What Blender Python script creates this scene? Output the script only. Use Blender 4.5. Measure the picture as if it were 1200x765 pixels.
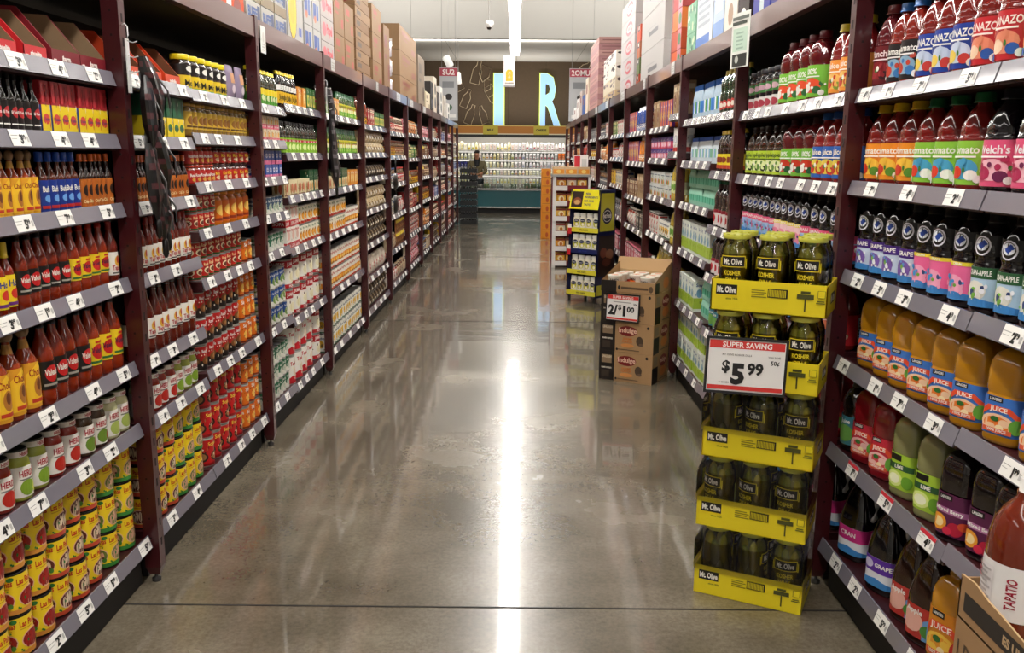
import bpy, math, random
from mathutils import Vector, Matrix
random.seed(7)
PI = math.pi
scn = bpy.context.scene
COL = scn.collection
for o in list(bpy.data.objects): bpy.data.objects.remove(o)

# ------------------------------------------------------------------ camera, world, light, exposure
cam_d = bpy.data.cameras.new('camera'); cam = bpy.data.objects.new('camera', cam_d); COL.objects.link(cam)
p_, r_, y_ = .1965, .0079, -.003
F = Vector((math.sin(y_)*math.cos(p_), math.cos(y_)*math.cos(p_), -math.sin(p_)))
R0 = Vector((math.cos(y_), -math.sin(y_), 0)); U0 = R0.cross(F)
Rv = R0*math.cos(r_) + U0*math.sin(r_); Uv = -R0*math.sin(r_) + U0*math.cos(r_)
mw = Matrix((Rv, Uv, -F)).transposed().to_4x4(); mw.translation = Vector((0, 0, 1.5334)); cam.matrix_world = mw
cam_d.sensor_fit = 'HORIZONTAL'; cam_d.sensor_width = 36; cam_d.lens = 36*1012.9/1200; cam_d.clip_start = .05
scn.camera = cam
w = bpy.data.worlds.new('world'); scn.world = w; w.use_nodes = True
w.node_tree.nodes['Background'].inputs[0].default_value = (.95, .97, 1, 1)
w.node_tree.nodes['Background'].inputs[1].default_value = .30
scn.view_settings.view_transform = 'Standard'; scn.view_settings.look = 'None'
scn.view_settings.exposure = 0.12; scn.view_settings.gamma = 1; scn.view_settings.use_curve_mapping = False
STRIP = 36.0       # emission of the linear lamps
SIDE = 15.0
XL, XR = -1.27, 1.086          # aisle faces of the two rack rows
LIPL, LIPR = -1.29, 1.10
S = 1.5; Y0L, Y0R = 2.9085, 2.9377
ZB, ZT = 2.084, 2.174

# ------------------------------------------------------------------ materials
def lin(h):
    h = h.lstrip('#'); c = [int(h[i:i+2], 16)/255 for i in (0, 2, 4)]
    return tuple(x/12.92 if x <= .04045 else ((x+.055)/1.055)**2.4 for x in c)
_M = {}
def M(hexc, rough=.45, coat=0, metal=0, emit=0, noise=0):
    k = (hexc, rough, coat, metal, emit, noise)
    if k in _M: return _M[k]
    m = bpy.data.materials.new('paint_'+hexc.strip('#')); m.use_nodes = True
    nt = m.node_tree; b = nt.nodes['Principled BSDF']; c = lin(hexc)
    b.inputs['Base Color'].default_value = (*c, 1); b.inputs['Roughness'].default_value = rough
    b.inputs['Metallic'].default_value = metal; b.inputs['Coat Weight'].default_value = coat
    b.inputs['Coat Roughness'].default_value = .06
    if emit:
        b.inputs['Emission Color'].default_value = (*c, 1); b.inputs['Emission Strength'].default_value = emit
    if noise:
        n = nt.nodes.new('ShaderNodeTexNoise'); n.inputs['Scale'].default_value = 14; n.inputs['Detail'].default_value = 5
        tc = nt.nodes.new('ShaderNodeTexCoord'); nt.links.new(tc.outputs['Object'], n.inputs['Vector'])
        mx = nt.nodes.new('ShaderNodeMixRGB'); mx.blend_type = 'MULTIPLY'
        rp = nt.nodes.new('ShaderNodeValToRGB'); rp.color_ramp.elements[0].position = .3; rp.color_ramp.elements[1].position = .7
        rp.color_ramp.elements[0].color = (1-noise, 1-noise, 1-noise, 1)
        nt.links.new(n.outputs['Fac'], rp.inputs[0]); mx.inputs[0].default_value = 1
        mx.inputs[1].default_value = (*c, 1); nt.links.new(rp.outputs[0], mx.inputs[2]); nt.links.new(mx.outputs[0], b.inputs['Base Color'])
    _M[k] = m; return m
def glassy(name, tint, gl=.12, alpha=None):
    m = bpy.data.materials.new(name); m.use_nodes = True; nt = m.node_tree; nt.nodes.clear()
    o = nt.nodes.new('ShaderNodeOutputMaterial'); t = nt.nodes.new('ShaderNodeBsdfTransparent'); g = nt.nodes.new('ShaderNodeBsdfGlossy')
    t.inputs[0].default_value = (*lin(tint), 1); g.inputs['Roughness'].default_value = .05
    fr = nt.nodes.new('ShaderNodeFresnel'); fr.inputs[0].default_value = 1.45
    ad = nt.nodes.new('ShaderNodeMath'); ad.operation = 'ADD'; ad.inputs[1].default_value = gl-.04; ad.use_clamp = True
    mx = nt.nodes.new('ShaderNodeMixShader'); nt.links.new(fr.outputs[0], ad.inputs[0]); nt.links.new(ad.outputs[0], mx.inputs[0])
    nt.links.new(t.outputs[0], mx.inputs[1]); nt.links.new(g.outputs[0], mx.inputs[2]); nt.links.new(mx.outputs[0], o.inputs[0])
    return m
JARGLASS = glassy('jar_glass', 'dcdcb4', .07); CLEAR = glassy('clear_glass', 'eef4f2', .08); FILM = glassy('film', 'f2f2f0', .05)
def floor_mat():
    m = bpy.data.materials.new('polished_concrete'); m.use_nodes = True; nt = m.node_tree; b = nt.nodes['Principled BSDF']; N = nt.nodes.new; L = nt.links.new
    tc = N('ShaderNodeTexCoord')
    n1 = N('ShaderNodeTexNoise'); n1.inputs['Scale'].default_value = 1.6; n1.inputs['Detail'].default_value = 6; n1.inputs['Roughness'].default_value = .55
    n2 = N('ShaderNodeTexNoise'); n2.inputs['Scale'].default_value = 60; n2.inputs['Detail'].default_value = 6; n2.inputs['Roughness'].default_value = .7
    n3 = N('ShaderNodeTexNoise'); n3.inputs['Scale'].default_value = 6; n3.inputs['Detail'].default_value = 8
    for n in (n1, n2, n3): L(tc.outputs['Object'], n.inputs['Vector'])
    r1 = N('ShaderNodeValToRGB'); e = r1.color_ramp.elements; e[0].position = .3; e[0].color = (*lin('544c3d'), 1); e[1].position = .72; e[1].color = (*lin('8c8271'), 1)
    x = e.new(.52); x.color = (*lin('72695a'), 1)
    L(n1.outputs['Fac'], r1.inputs[0])
    r2 = N('ShaderNodeValToRGB'); r2.color_ramp.elements[0].position = .3; r2.color_ramp.elements[0].color = (.62, .6, .57, 1); r2.color_ramp.elements[1].position = .62
    r2.color_ramp.elements[1].color = (1.12, 1.12, 1.1, 1)
    L(n2.outputs['Fac'], r2.inputs[0])
    r3 = N('ShaderNodeValToRGB'); r3.color_ramp.elements[0].position = .36; r3.color_ramp.elements[0].color = (.72, .7, .66, 1); r3.color_ramp.elements[1].position = .6
    L(n3.outputs['Fac'], r3.inputs[0])
    a = N('ShaderNodeMixRGB'); a.blend_type = 'MULTIPLY'; a.inputs[0].default_value = .8; L(r1.outputs[0], a.inputs[1]); L(r2.outputs[0], a.inputs[2])
    c = N('ShaderNodeMixRGB'); c.blend_type = 'MULTIPLY'; c.inputs[0].default_value = .4; L(a.outputs[0], c.inputs[1]); L(r3.outputs[0], c.inputs[2])
    L(c.outputs[0], b.inputs['Base Color'])
    mr = N('ShaderNodeMapRange'); mr.inputs[3].default_value = .2; mr.inputs[4].default_value = .32; L(n1.outputs['Fac'], mr.inputs[0]); L(mr.outputs[0], b.inputs['Roughness'])
    b.inputs['Specular IOR Level'].default_value = .6
    b.inputs['Coat Weight'].default_value = .75; b.inputs['Coat Roughness'].default_value = .06; b.inputs['Coat IOR'].default_value = 1.5
    mp = N('ShaderNodeMapping'); mp.inputs['Scale'].default_value = (.7, 3, 1); L(tc.outputs['Object'], mp.inputs[0])
    n4 = N('ShaderNodeTexNoise'); n4.inputs['Scale'].default_value = 2.2; n4.inputs['Detail'].default_value = 3; L(mp.outputs[0], n4.inputs['Vector'])
    bp = N('ShaderNodeBump'); bp.inputs['Strength'].default_value = .05; bp.inputs['Distance'].default_value = .02; L(n4.outputs['Fac'], bp.inputs['Height'])
    L(bp.outputs[0], b.inputs['Normal']); L(bp.outputs[0], b.inputs['Coat Normal'])
    return m
RACK = '3f0f14'
rackm = M(RACK, .32, .25); beamm = M('7a5a58', .28, .6, .15); darkm = M('0a0606', .7)

# ------------------------------------------------------------------ mesh builder
_T = {}
def text_geo(s, bold=.022):
    k = (s, bold)
    if k in _T: return _T[k]
    cu = bpy.data.curves.new('lettering', 'FONT'); cu.body = s; cu.size = 1; cu.resolution_u = 2; cu.align_x = 'CENTER'; cu.offset = bold
    ob = bpy.data.objects.new('lettering', cu); me = bpy.data.meshes.new_from_object(ob)
    vs = [(v.co.x/.7, v.co.y/.7) for v in me.vertices]; fs = [list(p.vertices) for p in me.polygons]
    if vs:
        y0 = min(v[1] for v in vs); y1 = max(v[1] for v in vs); x0 = min(v[0] for v in vs); x1 = max(v[0] for v in vs)
        cx, cy = (x0+x1)/2, (y0+y1)/2; vs = [(a-cx, b-cy) for a, b in vs]
    bpy.data.objects.remove(ob); bpy.data.curves.remove(cu); bpy.data.meshes.remove(me)
    _T[k] = (vs, fs); return _T[k]
def strips(poly, step):
    u0 = min(a for a, b in poly); u1 = max(a for a, b in poly); n = max(1, math.ceil((u1-u0)/step)); out = []
    def clip(pts, c, s):
        r = []
        for i, (a, b) in enumerate(pts):
            a2, b2 = pts[(i+1) % len(pts)]; i1 = s*(a-c) >= 0; i2 = s*(a2-c) >= 0
            if i1: r.append((a, b))
            if i1 != i2: t = (c-a)/(a2-a); r.append((c, b+t*(b2-b)))
        return r
    for k in range(n):
        q = clip(poly, u0+(u1-u0)*k/n, 1)
        if len(q) > 2: q = clip(q, u0+(u1-u0)*(k+1)/n, -1)
        if len(q) > 2: out.append(q)
    return out
class G:
    def __init__(s): s.v = []; s.f = []; s.mi = []; s.sm = []; s.mats = []
    def m(s, mat):
        if isinstance(mat, str): mat = M(mat)
        if mat not in s.mats: s.mats.append(mat)
        return s.mats.index(mat)
    def add(s, vs, fs, mat, smooth=False):
        o = len(s.v); s.v += [tuple(v) for v in vs]; k = s.m(mat)
        for f in fs: s.f.append([i+o for i in f]); s.mi.append(k); s.sm.append(smooth)
    def box(s, x0, y0, z0, x1, y1, z1, mat):
        v = [(x0,y0,z0),(x1,y0,z0),(x1,y1,z0),(x0,y1,z0),(x0,y0,z1),(x1,y0,z1),(x1,y1,z1),(x0,y1,z1)]
        s.add(v, [(0,3,2,1),(4,5,6,7),(0,1,5,4),(1,2,6,5),(2,3,7,6),(3,0,4,7)], mat)
    def lathe(s, prof, r, h, mat, seg=24, sq=2, asp=1, z0=0, c=(0,0), smooth=True, caps=True, swirl=0):
        vs = []; n = len(prof)
        for (pr, pz) in prof:
            for i in range(seg):
                t = 2*PI*i/seg; q = 1 if sq == 2 else 1/((abs(math.cos(t))**sq+abs(math.sin(t))**sq)**(1/sq))
                if swirl and .56 < pz < .86: q *= 1+swirl*math.sin(9*t+pz*16)
                vs.append((c[0]+r*pr*q*math.cos(t), c[1]+r*pr*q*math.sin(t)*asp, z0+h*pz))
        fs = [(j*seg+i, j*seg+(i+1)%seg, (j+1)*seg+(i+1)%seg, (j+1)*seg+i) for j in range(n-1) for i in range(seg)]
        s.add(vs, fs, mat, smooth)
        if caps:
            s.add(vs[:seg], [tuple(reversed(range(seg)))], mat); s.add(vs[-seg:], [tuple(range(seg))], mat)
    def tube(s, pts, r, mat, seg=8):
        pts = [Vector(p) for p in pts]; vs = []
        for i, p in enumerate(pts):
            d = (pts[min(i+1, len(pts)-1)]-pts[max(i-1, 0)]).normalized()
            a = d.cross(Vector((0, 0, 1)));
            if a.length < .1: a = d.cross(Vector((1, 0, 0)))
            a.normalize(); b = d.cross(a); rr = r[i] if isinstance(r, (list, tuple)) else r
            for k in range(seg): vs.append(p+rr*(a*math.cos(2*PI*k/seg)+b*math.sin(2*PI*k/seg)))
        n = len(pts); fs = [(j*seg+i, j*seg+(i+1)%seg, (j+1)*seg+(i+1)%seg, (j+1)*seg+i) for j in range(n-1) for i in range(seg)]
        fs += [tuple(reversed(range(seg))), tuple(range((n-1)*seg, n*seg))]
        s.add(vs, fs, mat, True)
    def merge(s, g, mtx=None):
        o = len(s.v); s.v += [tuple(mtx @ Vector(v)) if mtx else v for v in g.v]
        for f, k, q in zip(g.f, g.mi, g.sm): s.f.append([i+o for i in f]); s.mi.append(s.m(g.mats[k])); s.sm.append(q)
    def mesh(s, name):
        me = bpy.data.meshes.new(name); me.from_pydata(s.v, [], s.f)
        for m in s.mats: me.materials.append(m)
        me.polygons.foreach_set('material_index', s.mi); me.polygons.foreach_set('use_smooth', s.sm); me.update(); return me
    def obj(s, name, parent=None, loc=None, rz=0):
        o = bpy.data.objects.new(name, s.mesh(name)); COL.objects.link(o)
        if parent: o.parent = parent
        if loc: o.location = loc
        o.rotation_euler[2] = rz; return o
    # artwork on a surface fn(u, v, off) -> point ; U,V half/extent scale
    def art(s, fn, U, z0, z1, items, bend=False, off0=.0008):
        for k, it in enumerate(items):
            off = off0+.0002*k; t = it[0]
            P = lambda u, v: fn(u*U, z0+v*(z1-z0), off)
            if t == 'r':
                _, u0, v0, u1, v1, c = it; n = max(1, int(abs(u1-u0)*(5 if bend else 1)+.5))
                vs = []; [vs.extend((P(u0+(u1-u0)*i/n, v0), P(u0+(u1-u0)*i/n, v1))) for i in range(n+1)]
                s.add(vs, [(2*i, 2*i+2, 2*i+3, 2*i+1) for i in range(n)], c, bend)
            elif t == 'e':
                _, u, v, ru, rv, c = it; n = 14
                pl = [(u+ru*math.cos(2*PI*i/n), v+rv*math.sin(2*PI*i/n)) for i in range(n)]
                for q in (strips(pl, .22) if bend and ru > .14 else [pl]): s.add([P(a, b) for a, b in q], [tuple(range(len(q)))], c)
            elif t == 'p':
                for q in (strips(it[1], .22) if bend else [it[1]]): s.add([P(a, b) for a, b in q], [tuple(range(len(q)))], it[2])
            elif t == 't':
                _, tx, u, v, h, c = it[:6]; wmax = it[6] if len(it) > 6 else 1.8; rot = it[7] if len(it) > 7 else 0
                vs, fs = text_geo(tx, .05 if h >= .3 and not bend else (.04 if h >= .17 and not bend else .025))
                if bend: wmax = min(wmax*.85, 1.4)
                if not vs: continue
                hh = h*(z1-z0); ww = max(a for a, b in vs)*2*hh; sx = min(1, wmax*U/ww) if ww else 1
                if sx < .6: hh *= sx/.6; sx = .6
                out = []
                for a, b in vs:
                    x, y = a*hh*sx, b*hh
                    if rot: x, y = x*math.cos(rot)-y*math.sin(rot), x*math.sin(rot)+y*math.cos(rot)
                    out.append(fn(u*U+x, z0+v*(z1-z0)+y, off))
                s.add(out, fs, c)
def flat(d, sx=1):  return lambda u, v, o: (u, -d-o, v)
def sideface(w, sgn): return lambda u, v, o: (sgn*(w+o), sgn*u, v)
def topface(h): return lambda u, v, o: (u, v, h+o)
def cylf(r, sq=2, asp=1, c=(0, 0)):
    def f(u, v, o):
        t = u/r-PI/2; q = 1 if sq == 2 else 1/((abs(math.cos(t))**sq+abs(math.sin(t))**sq)**(1/sq))
        return (c[0]+(r*q+o)*math.cos(t), c[1]+(r*q+o)*math.sin(t)*asp, v)
    return f
def specks(u0, v0, u1, v1, cols, n, seed, sz=.12):
    rn = random.Random(seed); out = []
    for i in range(n):
        u = rn.uniform(u0, u1); v = rn.uniform(v0, v1); out.append(('e', u, v, rn.uniform(.4, 1)*sz*1.3, rn.uniform(.4, 1)*sz, rn.choice(cols)))
    return out
def lines(u0, v0, u1, v1, n, c):
    return [('r', u0, v0+(v1-v0)*i/n, u1-(.15*(u1-u0) if i % 2 else 0), v0+(v1-v0)*(i+.45)/n, c) for i in range(n)]

# ------------------------------------------------------------------ object helpers
def tag(o, label=None, cat=None, group=None, kind=None):
    if label: o['label'] = label
    if cat: o['category'] = cat
    if group: o['group'] = group
    if kind: o['kind'] = kind
    return o
def empty(name, loc=(0, 0, 0), rz=0, **k):
    o = bpy.data.objects.new(name, None); COL.objects.link(o); o.location = loc; o.rotation_euler[2] = rz; return tag(o, **k)
def struct(g, name): return tag(g.obj(name), kind='structure')

# ================================================================== STRUCTURE
g = G(); g.box(-12, -6, -.1, 12, 28, 0, floor_mat()); struct(g, 'floor')
g = G()
for y in (2.735, 7.93, 13.1, 18.3): g.box(-12, y-.004, -.002, 12, y+.004, .0012, M('1c1814', .8))
struct(g, 'trim_1')
wallm = M('c9c7c2', .8)
g = G(); g.box(-12, -6, 6, 12, 28, 6.1, M('b9b7b2', .8)); struct(g, 'ceiling')
g = G(); g.box(-12, 22.2, 4.32, 12, 22.35, 6, wallm)
for x in (-5.2, -2.6, 2.6, 5.2): g.box(x-.004, 22.19, 4.32, x+.004, 22.2, 6, M('a5a39e', .8))
struct(g, 'trim_2')
g = G(); g.box(-12, 22.35, 4.32, 12, 27.5, 4.4, M('d8d4cc', .75))
for x in (-3.6, -1.8, 0, 1.8, 3.6): g.box(x-.006, 22.4, 4.316, x+.006, 27.5, 4.32, M('9c978c', .8))
struct(g, 'trim_3')
g = G(); g.box(-12, 27.5, 0, 12, 27.7, 6, M('54432f', .7, noise=.12))
for x in (-2.8, -.25, .9, 2.9): g.box(x-.005, 27.492, 2.36, x+.005, 27.5, 4.32, M('3d2f20', .8))
struct(g, 'wall_back')
g = G(); g.box(-12.2, -6, 0, -12, 28, 6, wallm); struct(g, 'wall_left')
g = G(); g.box(12, -6, 0, 12.2, 28, 6, wallm); struct(g, 'wall_right')
g = G(); g.box(-12, -6.2, 0, 12, -6, 6, wallm); struct(g, 'wall_front')

# ------------------------------------------------------------------ lamps
def strip_light(x, y0, y1, z, e, label):
    t = empty('strip_light', (x, (y0+y1)/2, z), label=label, cat='light'); h = (y1-y0)/2
    g = G(); g.box(-.1, -h, .03, .1, h, .09, M('e6e6e4', .4)); g.obj('housing', t)
    g = G(); g.box(-.095, -h, 0, .095, h, .028, M('fffaf3', .5, emit=e)); g.obj('diffuser', t)
    n = max(2, int((y1-y0)/4))
    for i in range(n):
        y = -h+(i+.5)*2*h/n; g = G(); g.tube([(0, y, .09), (0, y, 5.99-z)], .004, M('8a8a8a', .4, metal=1), 6); g.obj('cable', t)
strip_light(-.04, -5.5, 21.4, 3.84, STRIP, 'long linear strip light hanging over the middle of the aisle')
strip_light(-3.2, -4, 21.4, 5.7, SIDE, 'linear strip light above the hidden aisle behind the hot sauce rack')
strip_light(3.2, -4, 21.4, 5.7, SIDE, 'linear strip light above the hidden aisle behind the juice rack')
strip_light(-8.0, -4, 21.4, 5.7, SIDE, 'added unseen linear strip light high over the far side of the shop')  # out-of-view row, added for more light on the soffit
strip_light(8.0, -4, 21.4, 5.7, SIDE, 'added unseen linear strip light high over the drinks side of the shop')  # matching unseen row, added for the same extra light
def area(name, loc, rot, sx, sy, e, col=(1, .95, .88)):
    d = bpy.data.lights.new(name, 'AREA'); d.shape = 'RECTANGLE'; d.size = sx; d.size_y = sy; d.energy = e; d.color = col
    o = bpy.data.objects.new(name, d); COL.objects.link(o); o.location = loc; o.rotation_euler = rot; return o
area('upward_fill', (0, 26.25, 2.5), (PI-.15, 0, 0), 3.6, .5, 45)  # unseen fill lamp, added to brighten the lower ceiling from below
area('lower_ceiling_fill', (0, 22.45, 4.22), (PI/2+.35, 0, 0), 7, .12, 55)  # no fixture here; fill added behind the soffit for the lower ceiling
area('soffit_fill', (0, 20.6, 5.6), (PI/2, 0, 0), 9, .3, 75)  # out-of-view fill, added to brighten the soffit face

# ================================================================== PRODUCT KINDS
PROF = dict(
 hot=[(.9,0),(1,.02),(1,.54),(.92,.61),(.6,.69),(.38,.76),(.32,.84),(.32,.93)],
 val=[(.88,0),(1,.03),(1,.15),(.97,.17),(.97,.52),(1,.54),(.98,.6),(.76,.7),(.5,.79),(.38,.86),(.36,.93)],
 juice=[(.82,0),(.96,.015),(1,.05),(1,.1),(.97,.11),(.97,.5),(1,.51),(1,.55),(.93,.57),(.94,.6),(.92,.64),(.88,.68),(.8,.73),(.7,.78),(.58,.82),(.46,.855),(.38,.875),(.37,.92)],
 grip=[(.82,0),(.97,.02),(1,.07),(1,.48),(.93,.51),(.9,.54),(.95,.58),(.975,.62),(.98,.66),(.96,.7),(.9,.75),(.8,.8),(.64,.845),(.45,.88),(.37,.9),(.37,.93)],
 oj=[(.86,0),(.97,.02),(1,.05),(1,.46),(.95,.485),(.95,.5),(1,.53),(.99,.72),(.93,.8),(.76,.87),(.5,.91),(.36,.92),(.36,.95)],
 jar=[(.88,0),(.98,.02),(1,.06),(1,.72),(.94,.79),(.8,.84),(.8,.88)],
 pickle=[(.86,0),(.97,.015),(1,.05),(1,.68),(.98,.76),(.88,.84),(.78,.88),(.77,.93)],
 gal=[(.88,0),(.98,.02),(1,.06),(1,.56),(.97,.64),(.86,.73),(.64,.81),(.42,.86),(.34,.885),(.34,.92)],
 jug=[(.88,0),(.98,.015),(1,.04),(1,.5),(.96,.54),(.88,.62),(.76,.72),(.6,.82),(.44,.88),(.36,.9),(.36,.95)],
 squeeze=[(.9,0),(1,.03),(1,.35),(.9,.45),(.94,.6),(.9,.78),(.6,.86),(.5,.88)],
)
WOOD = '8d6f4e'
def capsule_cap(r): return [(1,0),(1,.8),(.93,.97),(.6,1)]
class Kind: pass
KINDS = {}
def kind(key, name, cat, desc, w, d, h, fn, bias=0, root='body'):
    k = Kind(); k.key, k.name, k.cat, k.desc, k.w, k.d, k.h, k.fn, k.bias = key, name, cat, desc, w, d, h, fn, bias
    k.cache = {}; k.n = 0; KINDS[key] = k
def bottle_fn(h, r, prof, body, cap, lab=None, sq=2, asp=1, capr=.4, caph=.1, capz=.9, neck=None, wood=False, handle=None, lid=False, second=None, rough=.12):
    def fn(seg):
        P = []; b = G(); b.lathe(PROF[prof], r, h, M(body, rough, 1), seg+12 if seg > 20 else seg, sq, asp, swirl=.03 if prof in ('juice', 'grip') and seg > 12 else 0); P.append(('body', b))
        c = G(); cr = r*capr
        if wood: c.lathe([(.75,0),(.8,.1),(1,.3),(1.02,.6),(.8,.88),(.4,1)], cr, h*(1.0-capz), M(WOOD, .5), seg, z0=h*capz)
        elif lid: c.lathe([(1,0),(1.02,.1),(1.02,.85),(.97,1)], cr, h*(1-capz), M(cap, .3, .4), seg, z0=h*capz)
        else:
            c.lathe([(1.12,0),(1.12,.12),(1,.16),(1,.85),(.92,1)], cr, h*(1-capz), M(cap, .35, .2), max(8, seg*2//3), z0=h*capz)
        P.append(('cap' if not lid else 'lid', c))
        if neck:
            n = G(); n.lathe([(1,0),(.98,.2),(.62,1)], r*neck[2], h*(neck[1]-neck[0]), neck[3], seg, z0=h*neck[0], caps=False); P.append(('neck_band', n))
        for L in [x for x in (lab, second) if x]:
            z0, z1, bg, items = L[:4]; a = L[4] if len(L) > 4 else 1.0; rr = r*(L[5] if len(L) > 5 else 1.0)+.001; f = cylf(rr, sq, asp); l = G()
            n = max(6, int(seg*a)) if a < 1 else (seg+12 if seg > 20 and prof in ('juice', 'grip') else seg); vs = []
            for i in range(n+1):
                u = rr*PI*a*(2*i/n-1); vs += [f(u, h*z0, 0), f(u, h*z1, 0)]
            l.add(vs, [(2*i, 2*i+2, 2*i+3, 2*i+1) for i in range(n)], M(bg, .42, .15), True)
            l.art(f, rr*1.25, h*z0, h*z1, items if seg > 12 else items[:7], True); P.append(('label', l))
        if handle:
            q = G(); q.tube([(r*.45, 0, h*.93), (r*.8, 0, h*.93), (r*1.12, 0, h*.88), (r*1.2, 0, h*.75), (r*1.15, 0, h*.6), (r*.95, 0, h*.54)], .0085, handle, 8); P.append(('handle', q))
        return P
    return fn
def can_fn(h, r, bg, items, rim='b9b9b6', n2=True):
    def fn(seg):
        b = G(); b.lathe([(.93,0),(1,.01),(1,.035),(.97,.05),(.97,.95),(1,.965),(1,.99),(.95,1),(.93,.975)], r, h, M(rim, .3, 0, .8), seg)
        l = G(); f = cylf(r*.985)
        l.lathe([(.985,.05),(.985,.95)], r, h, M(bg, .35, .25), seg, caps=False)
        for s_ in ((0, 1.3, -1.3) if n2 and seg > 12 else (0,)):
            ff = (lambda s_: lambda u, v, o: cylf(r*.99)(u+s_*r*1.25, v, o))(s_)
            l.art(ff, r*1.0, h*.05, h*.95, items+specks(-.8, .12, .8, .72, [i_[-1] for i_ in items if i_[0] == 'e']+['f2ead4', '5a3424'], 7, int(h*1000), .06), True)
        return [('body', b), ('label', l)]
    return fn
def carton_fn(w, d, h, bg, items, side=None, top=None):
    def fn(seg):
        b = G(); e = .0015; b.box(-w/2, -d/2, 0, w/2, d/2, h, M(bg, .4, .15))
        cs = [i_[-1] for i_ in items if i_[0] in 're' and isinstance(i_[-1], str)][:4]+['f0ece2', '4a3a30']
        ex = specks(-.85, .08, .85, .92, cs, 9, len(items)+int(h*1000), .07)
        b.art(flat(d/2), w/2, 0, h, items+ex)
        for sg in (1, -1): b.art(sideface(w/2, sg), d/2, 0, h, (side if side else items)+ex[:5])
        if seg > 12: b.box(-w/2+.003, -.001, h, w/2-.003, .001, h+.0008, M('d8d0c0', .7))
        return [('body', b)]
    return fn
def bag_fn(w, d, h, bg, items, win=None):
    def fn(seg):
        b = G(); n, m = (9, 8) if seg > 12 else (5, 4)
        def pt(i, j, s):
            u = -1+2*i/n; v = j/m; th = (1-abs(u)**3)*(math.sin(PI*min(1, max(0, v*.94+.03)))**.45)*(1.1-.35*v)
            return (u*w/2*(1-.06*math.sin(PI*v)), s*d/2*th, v*h)
        for s_ in (-1, 1):
            vs = [pt(i, j, s_) for j in range(m+1) for i in range(n+1)]
            fs = [(j*(n+1)+i, j*(n+1)+i+1, (j+1)*(n+1)+i+1, (j+1)*(n+1)+i) if s_ < 0 else (j*(n+1)+i, (j+1)*(n+1)+i, (j+1)*(n+1)+i+1, j*(n+1)+i+1) for j in range(m) for i in range(n)]
            b.add(vs, fs, M(bg, .3, .4), True)
        def f(u, v, o):
            uu = 2*u/w; vv = v/h; th = (1-abs(uu)**3)*(math.sin(PI*min(1, max(0, vv*.94+.03)))**.45)*(1.1-.35*vv); return (u, -d/2*th-o-.001, v)
        b.art(f, w/2*.86, h*.08, h*.92, items, True); return [('body', b)]
    return fn
def pack_fn(w, d, h, nx, nz, col, cap, lab, film=None):
    """shrink-wrapped block of small bottles"""
    def fn(seg):
        b = G(); bw = w/nx; hh = h/nz
        for k in range(nz):
            for i in range(nx):
                for yy in ((-.25, .25) if seg > 12 else (-.25,)):
                    b.lathe([(.95,0),(1,.05),(1,.62),(.55,.8),(.42,.86),(.42,1)], bw*.48, hh*.97, M(col, .2, .4), 8, z0=k*hh, c=(-w/2+bw*(i+.5), d*yy*1.0-.0))
                    b.lathe([(1.03,.22),(1.03,.55)], bw*.48, hh*.97, M(lab[i % len(lab)], .4), 8, z0=k*hh, c=(-w/2+bw*(i+.5), d*yy), caps=False)
                    b.lathe([(1,0),(1,1)], bw*.24, hh*.14, M(cap, .4), 8, z0=k*hh+hh*.84, c=(-w/2+bw*(i+.5), d*yy))
        return [('body', b)]
    return fn
def tray_fn(w, d, h, col, inside, txt, flap=1.6, tcol='f2e6e0'):
    """cut-open display carton with a low front and a tall back flap"""
    def fn(seg):
        b = G(); m = M(col, .45, .1); mi = M(inside, .8); t = .003; hf = h*.28
        b.box(-w/2, -d/2, 0, w/2, d/2, .004, mi); b.box(-w/2, -d/2, 0, w/2, -d/2+t, hf, m)
        b.box(-w/2, d/2-t, 0, w/2, d/2, h, mi)
        for sg in (-1, 1):
            x0 = sg*w/2; x1 = x0-sg*t
            for x, mm in ((x0, m), (x1, mi)): b.add([(x,-d/2,0),(x,d/2,0),(x,d/2,h),(x,-d/2*.1,h*.96),(x,-d/2,hf)], [(0,1,2,3,4) if sg > 0 else (4,3,2,1,0)], mm)
            b.add([(x0,-d/2,hf),(x1,-d/2,hf),(x1,-d/2*.1,h*.96),(x0,-d/2*.1,h*.96)], [(0,1,2,3)], m)
            b.add([(x0,-d/2*.1,h*.96),(x1,-d/2*.1,h*.96),(x1,d/2,h),(x0,d/2,h)], [(0,1,2,3)], mi)
        b.art(flat(d/2), w/2, 0, hf, [('t', txt, 0, .5, .3, tcol, 1.1), ('r', -.9, .15, -.7, .4, tcol)])
        q = G(); 
        for i in range(3): q.box(-w/2+.01+i*(w-.02)/3, -d*.1, .004, -w/2+.006+(i+1)*(w-.02)/3, d*.35, h*(.30+.05*i), M(['7a5a3a', '8a2b22', '6d5a48'][i], .5))
        return [('tray', b), ('packets', q)]
    return fn
W_, K_, RD, YL, GN, BL = 'f1efe8', '14110f', 'c01f20', 'f5cf1c', '3f7d2c', '1d3f9a'
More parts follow.
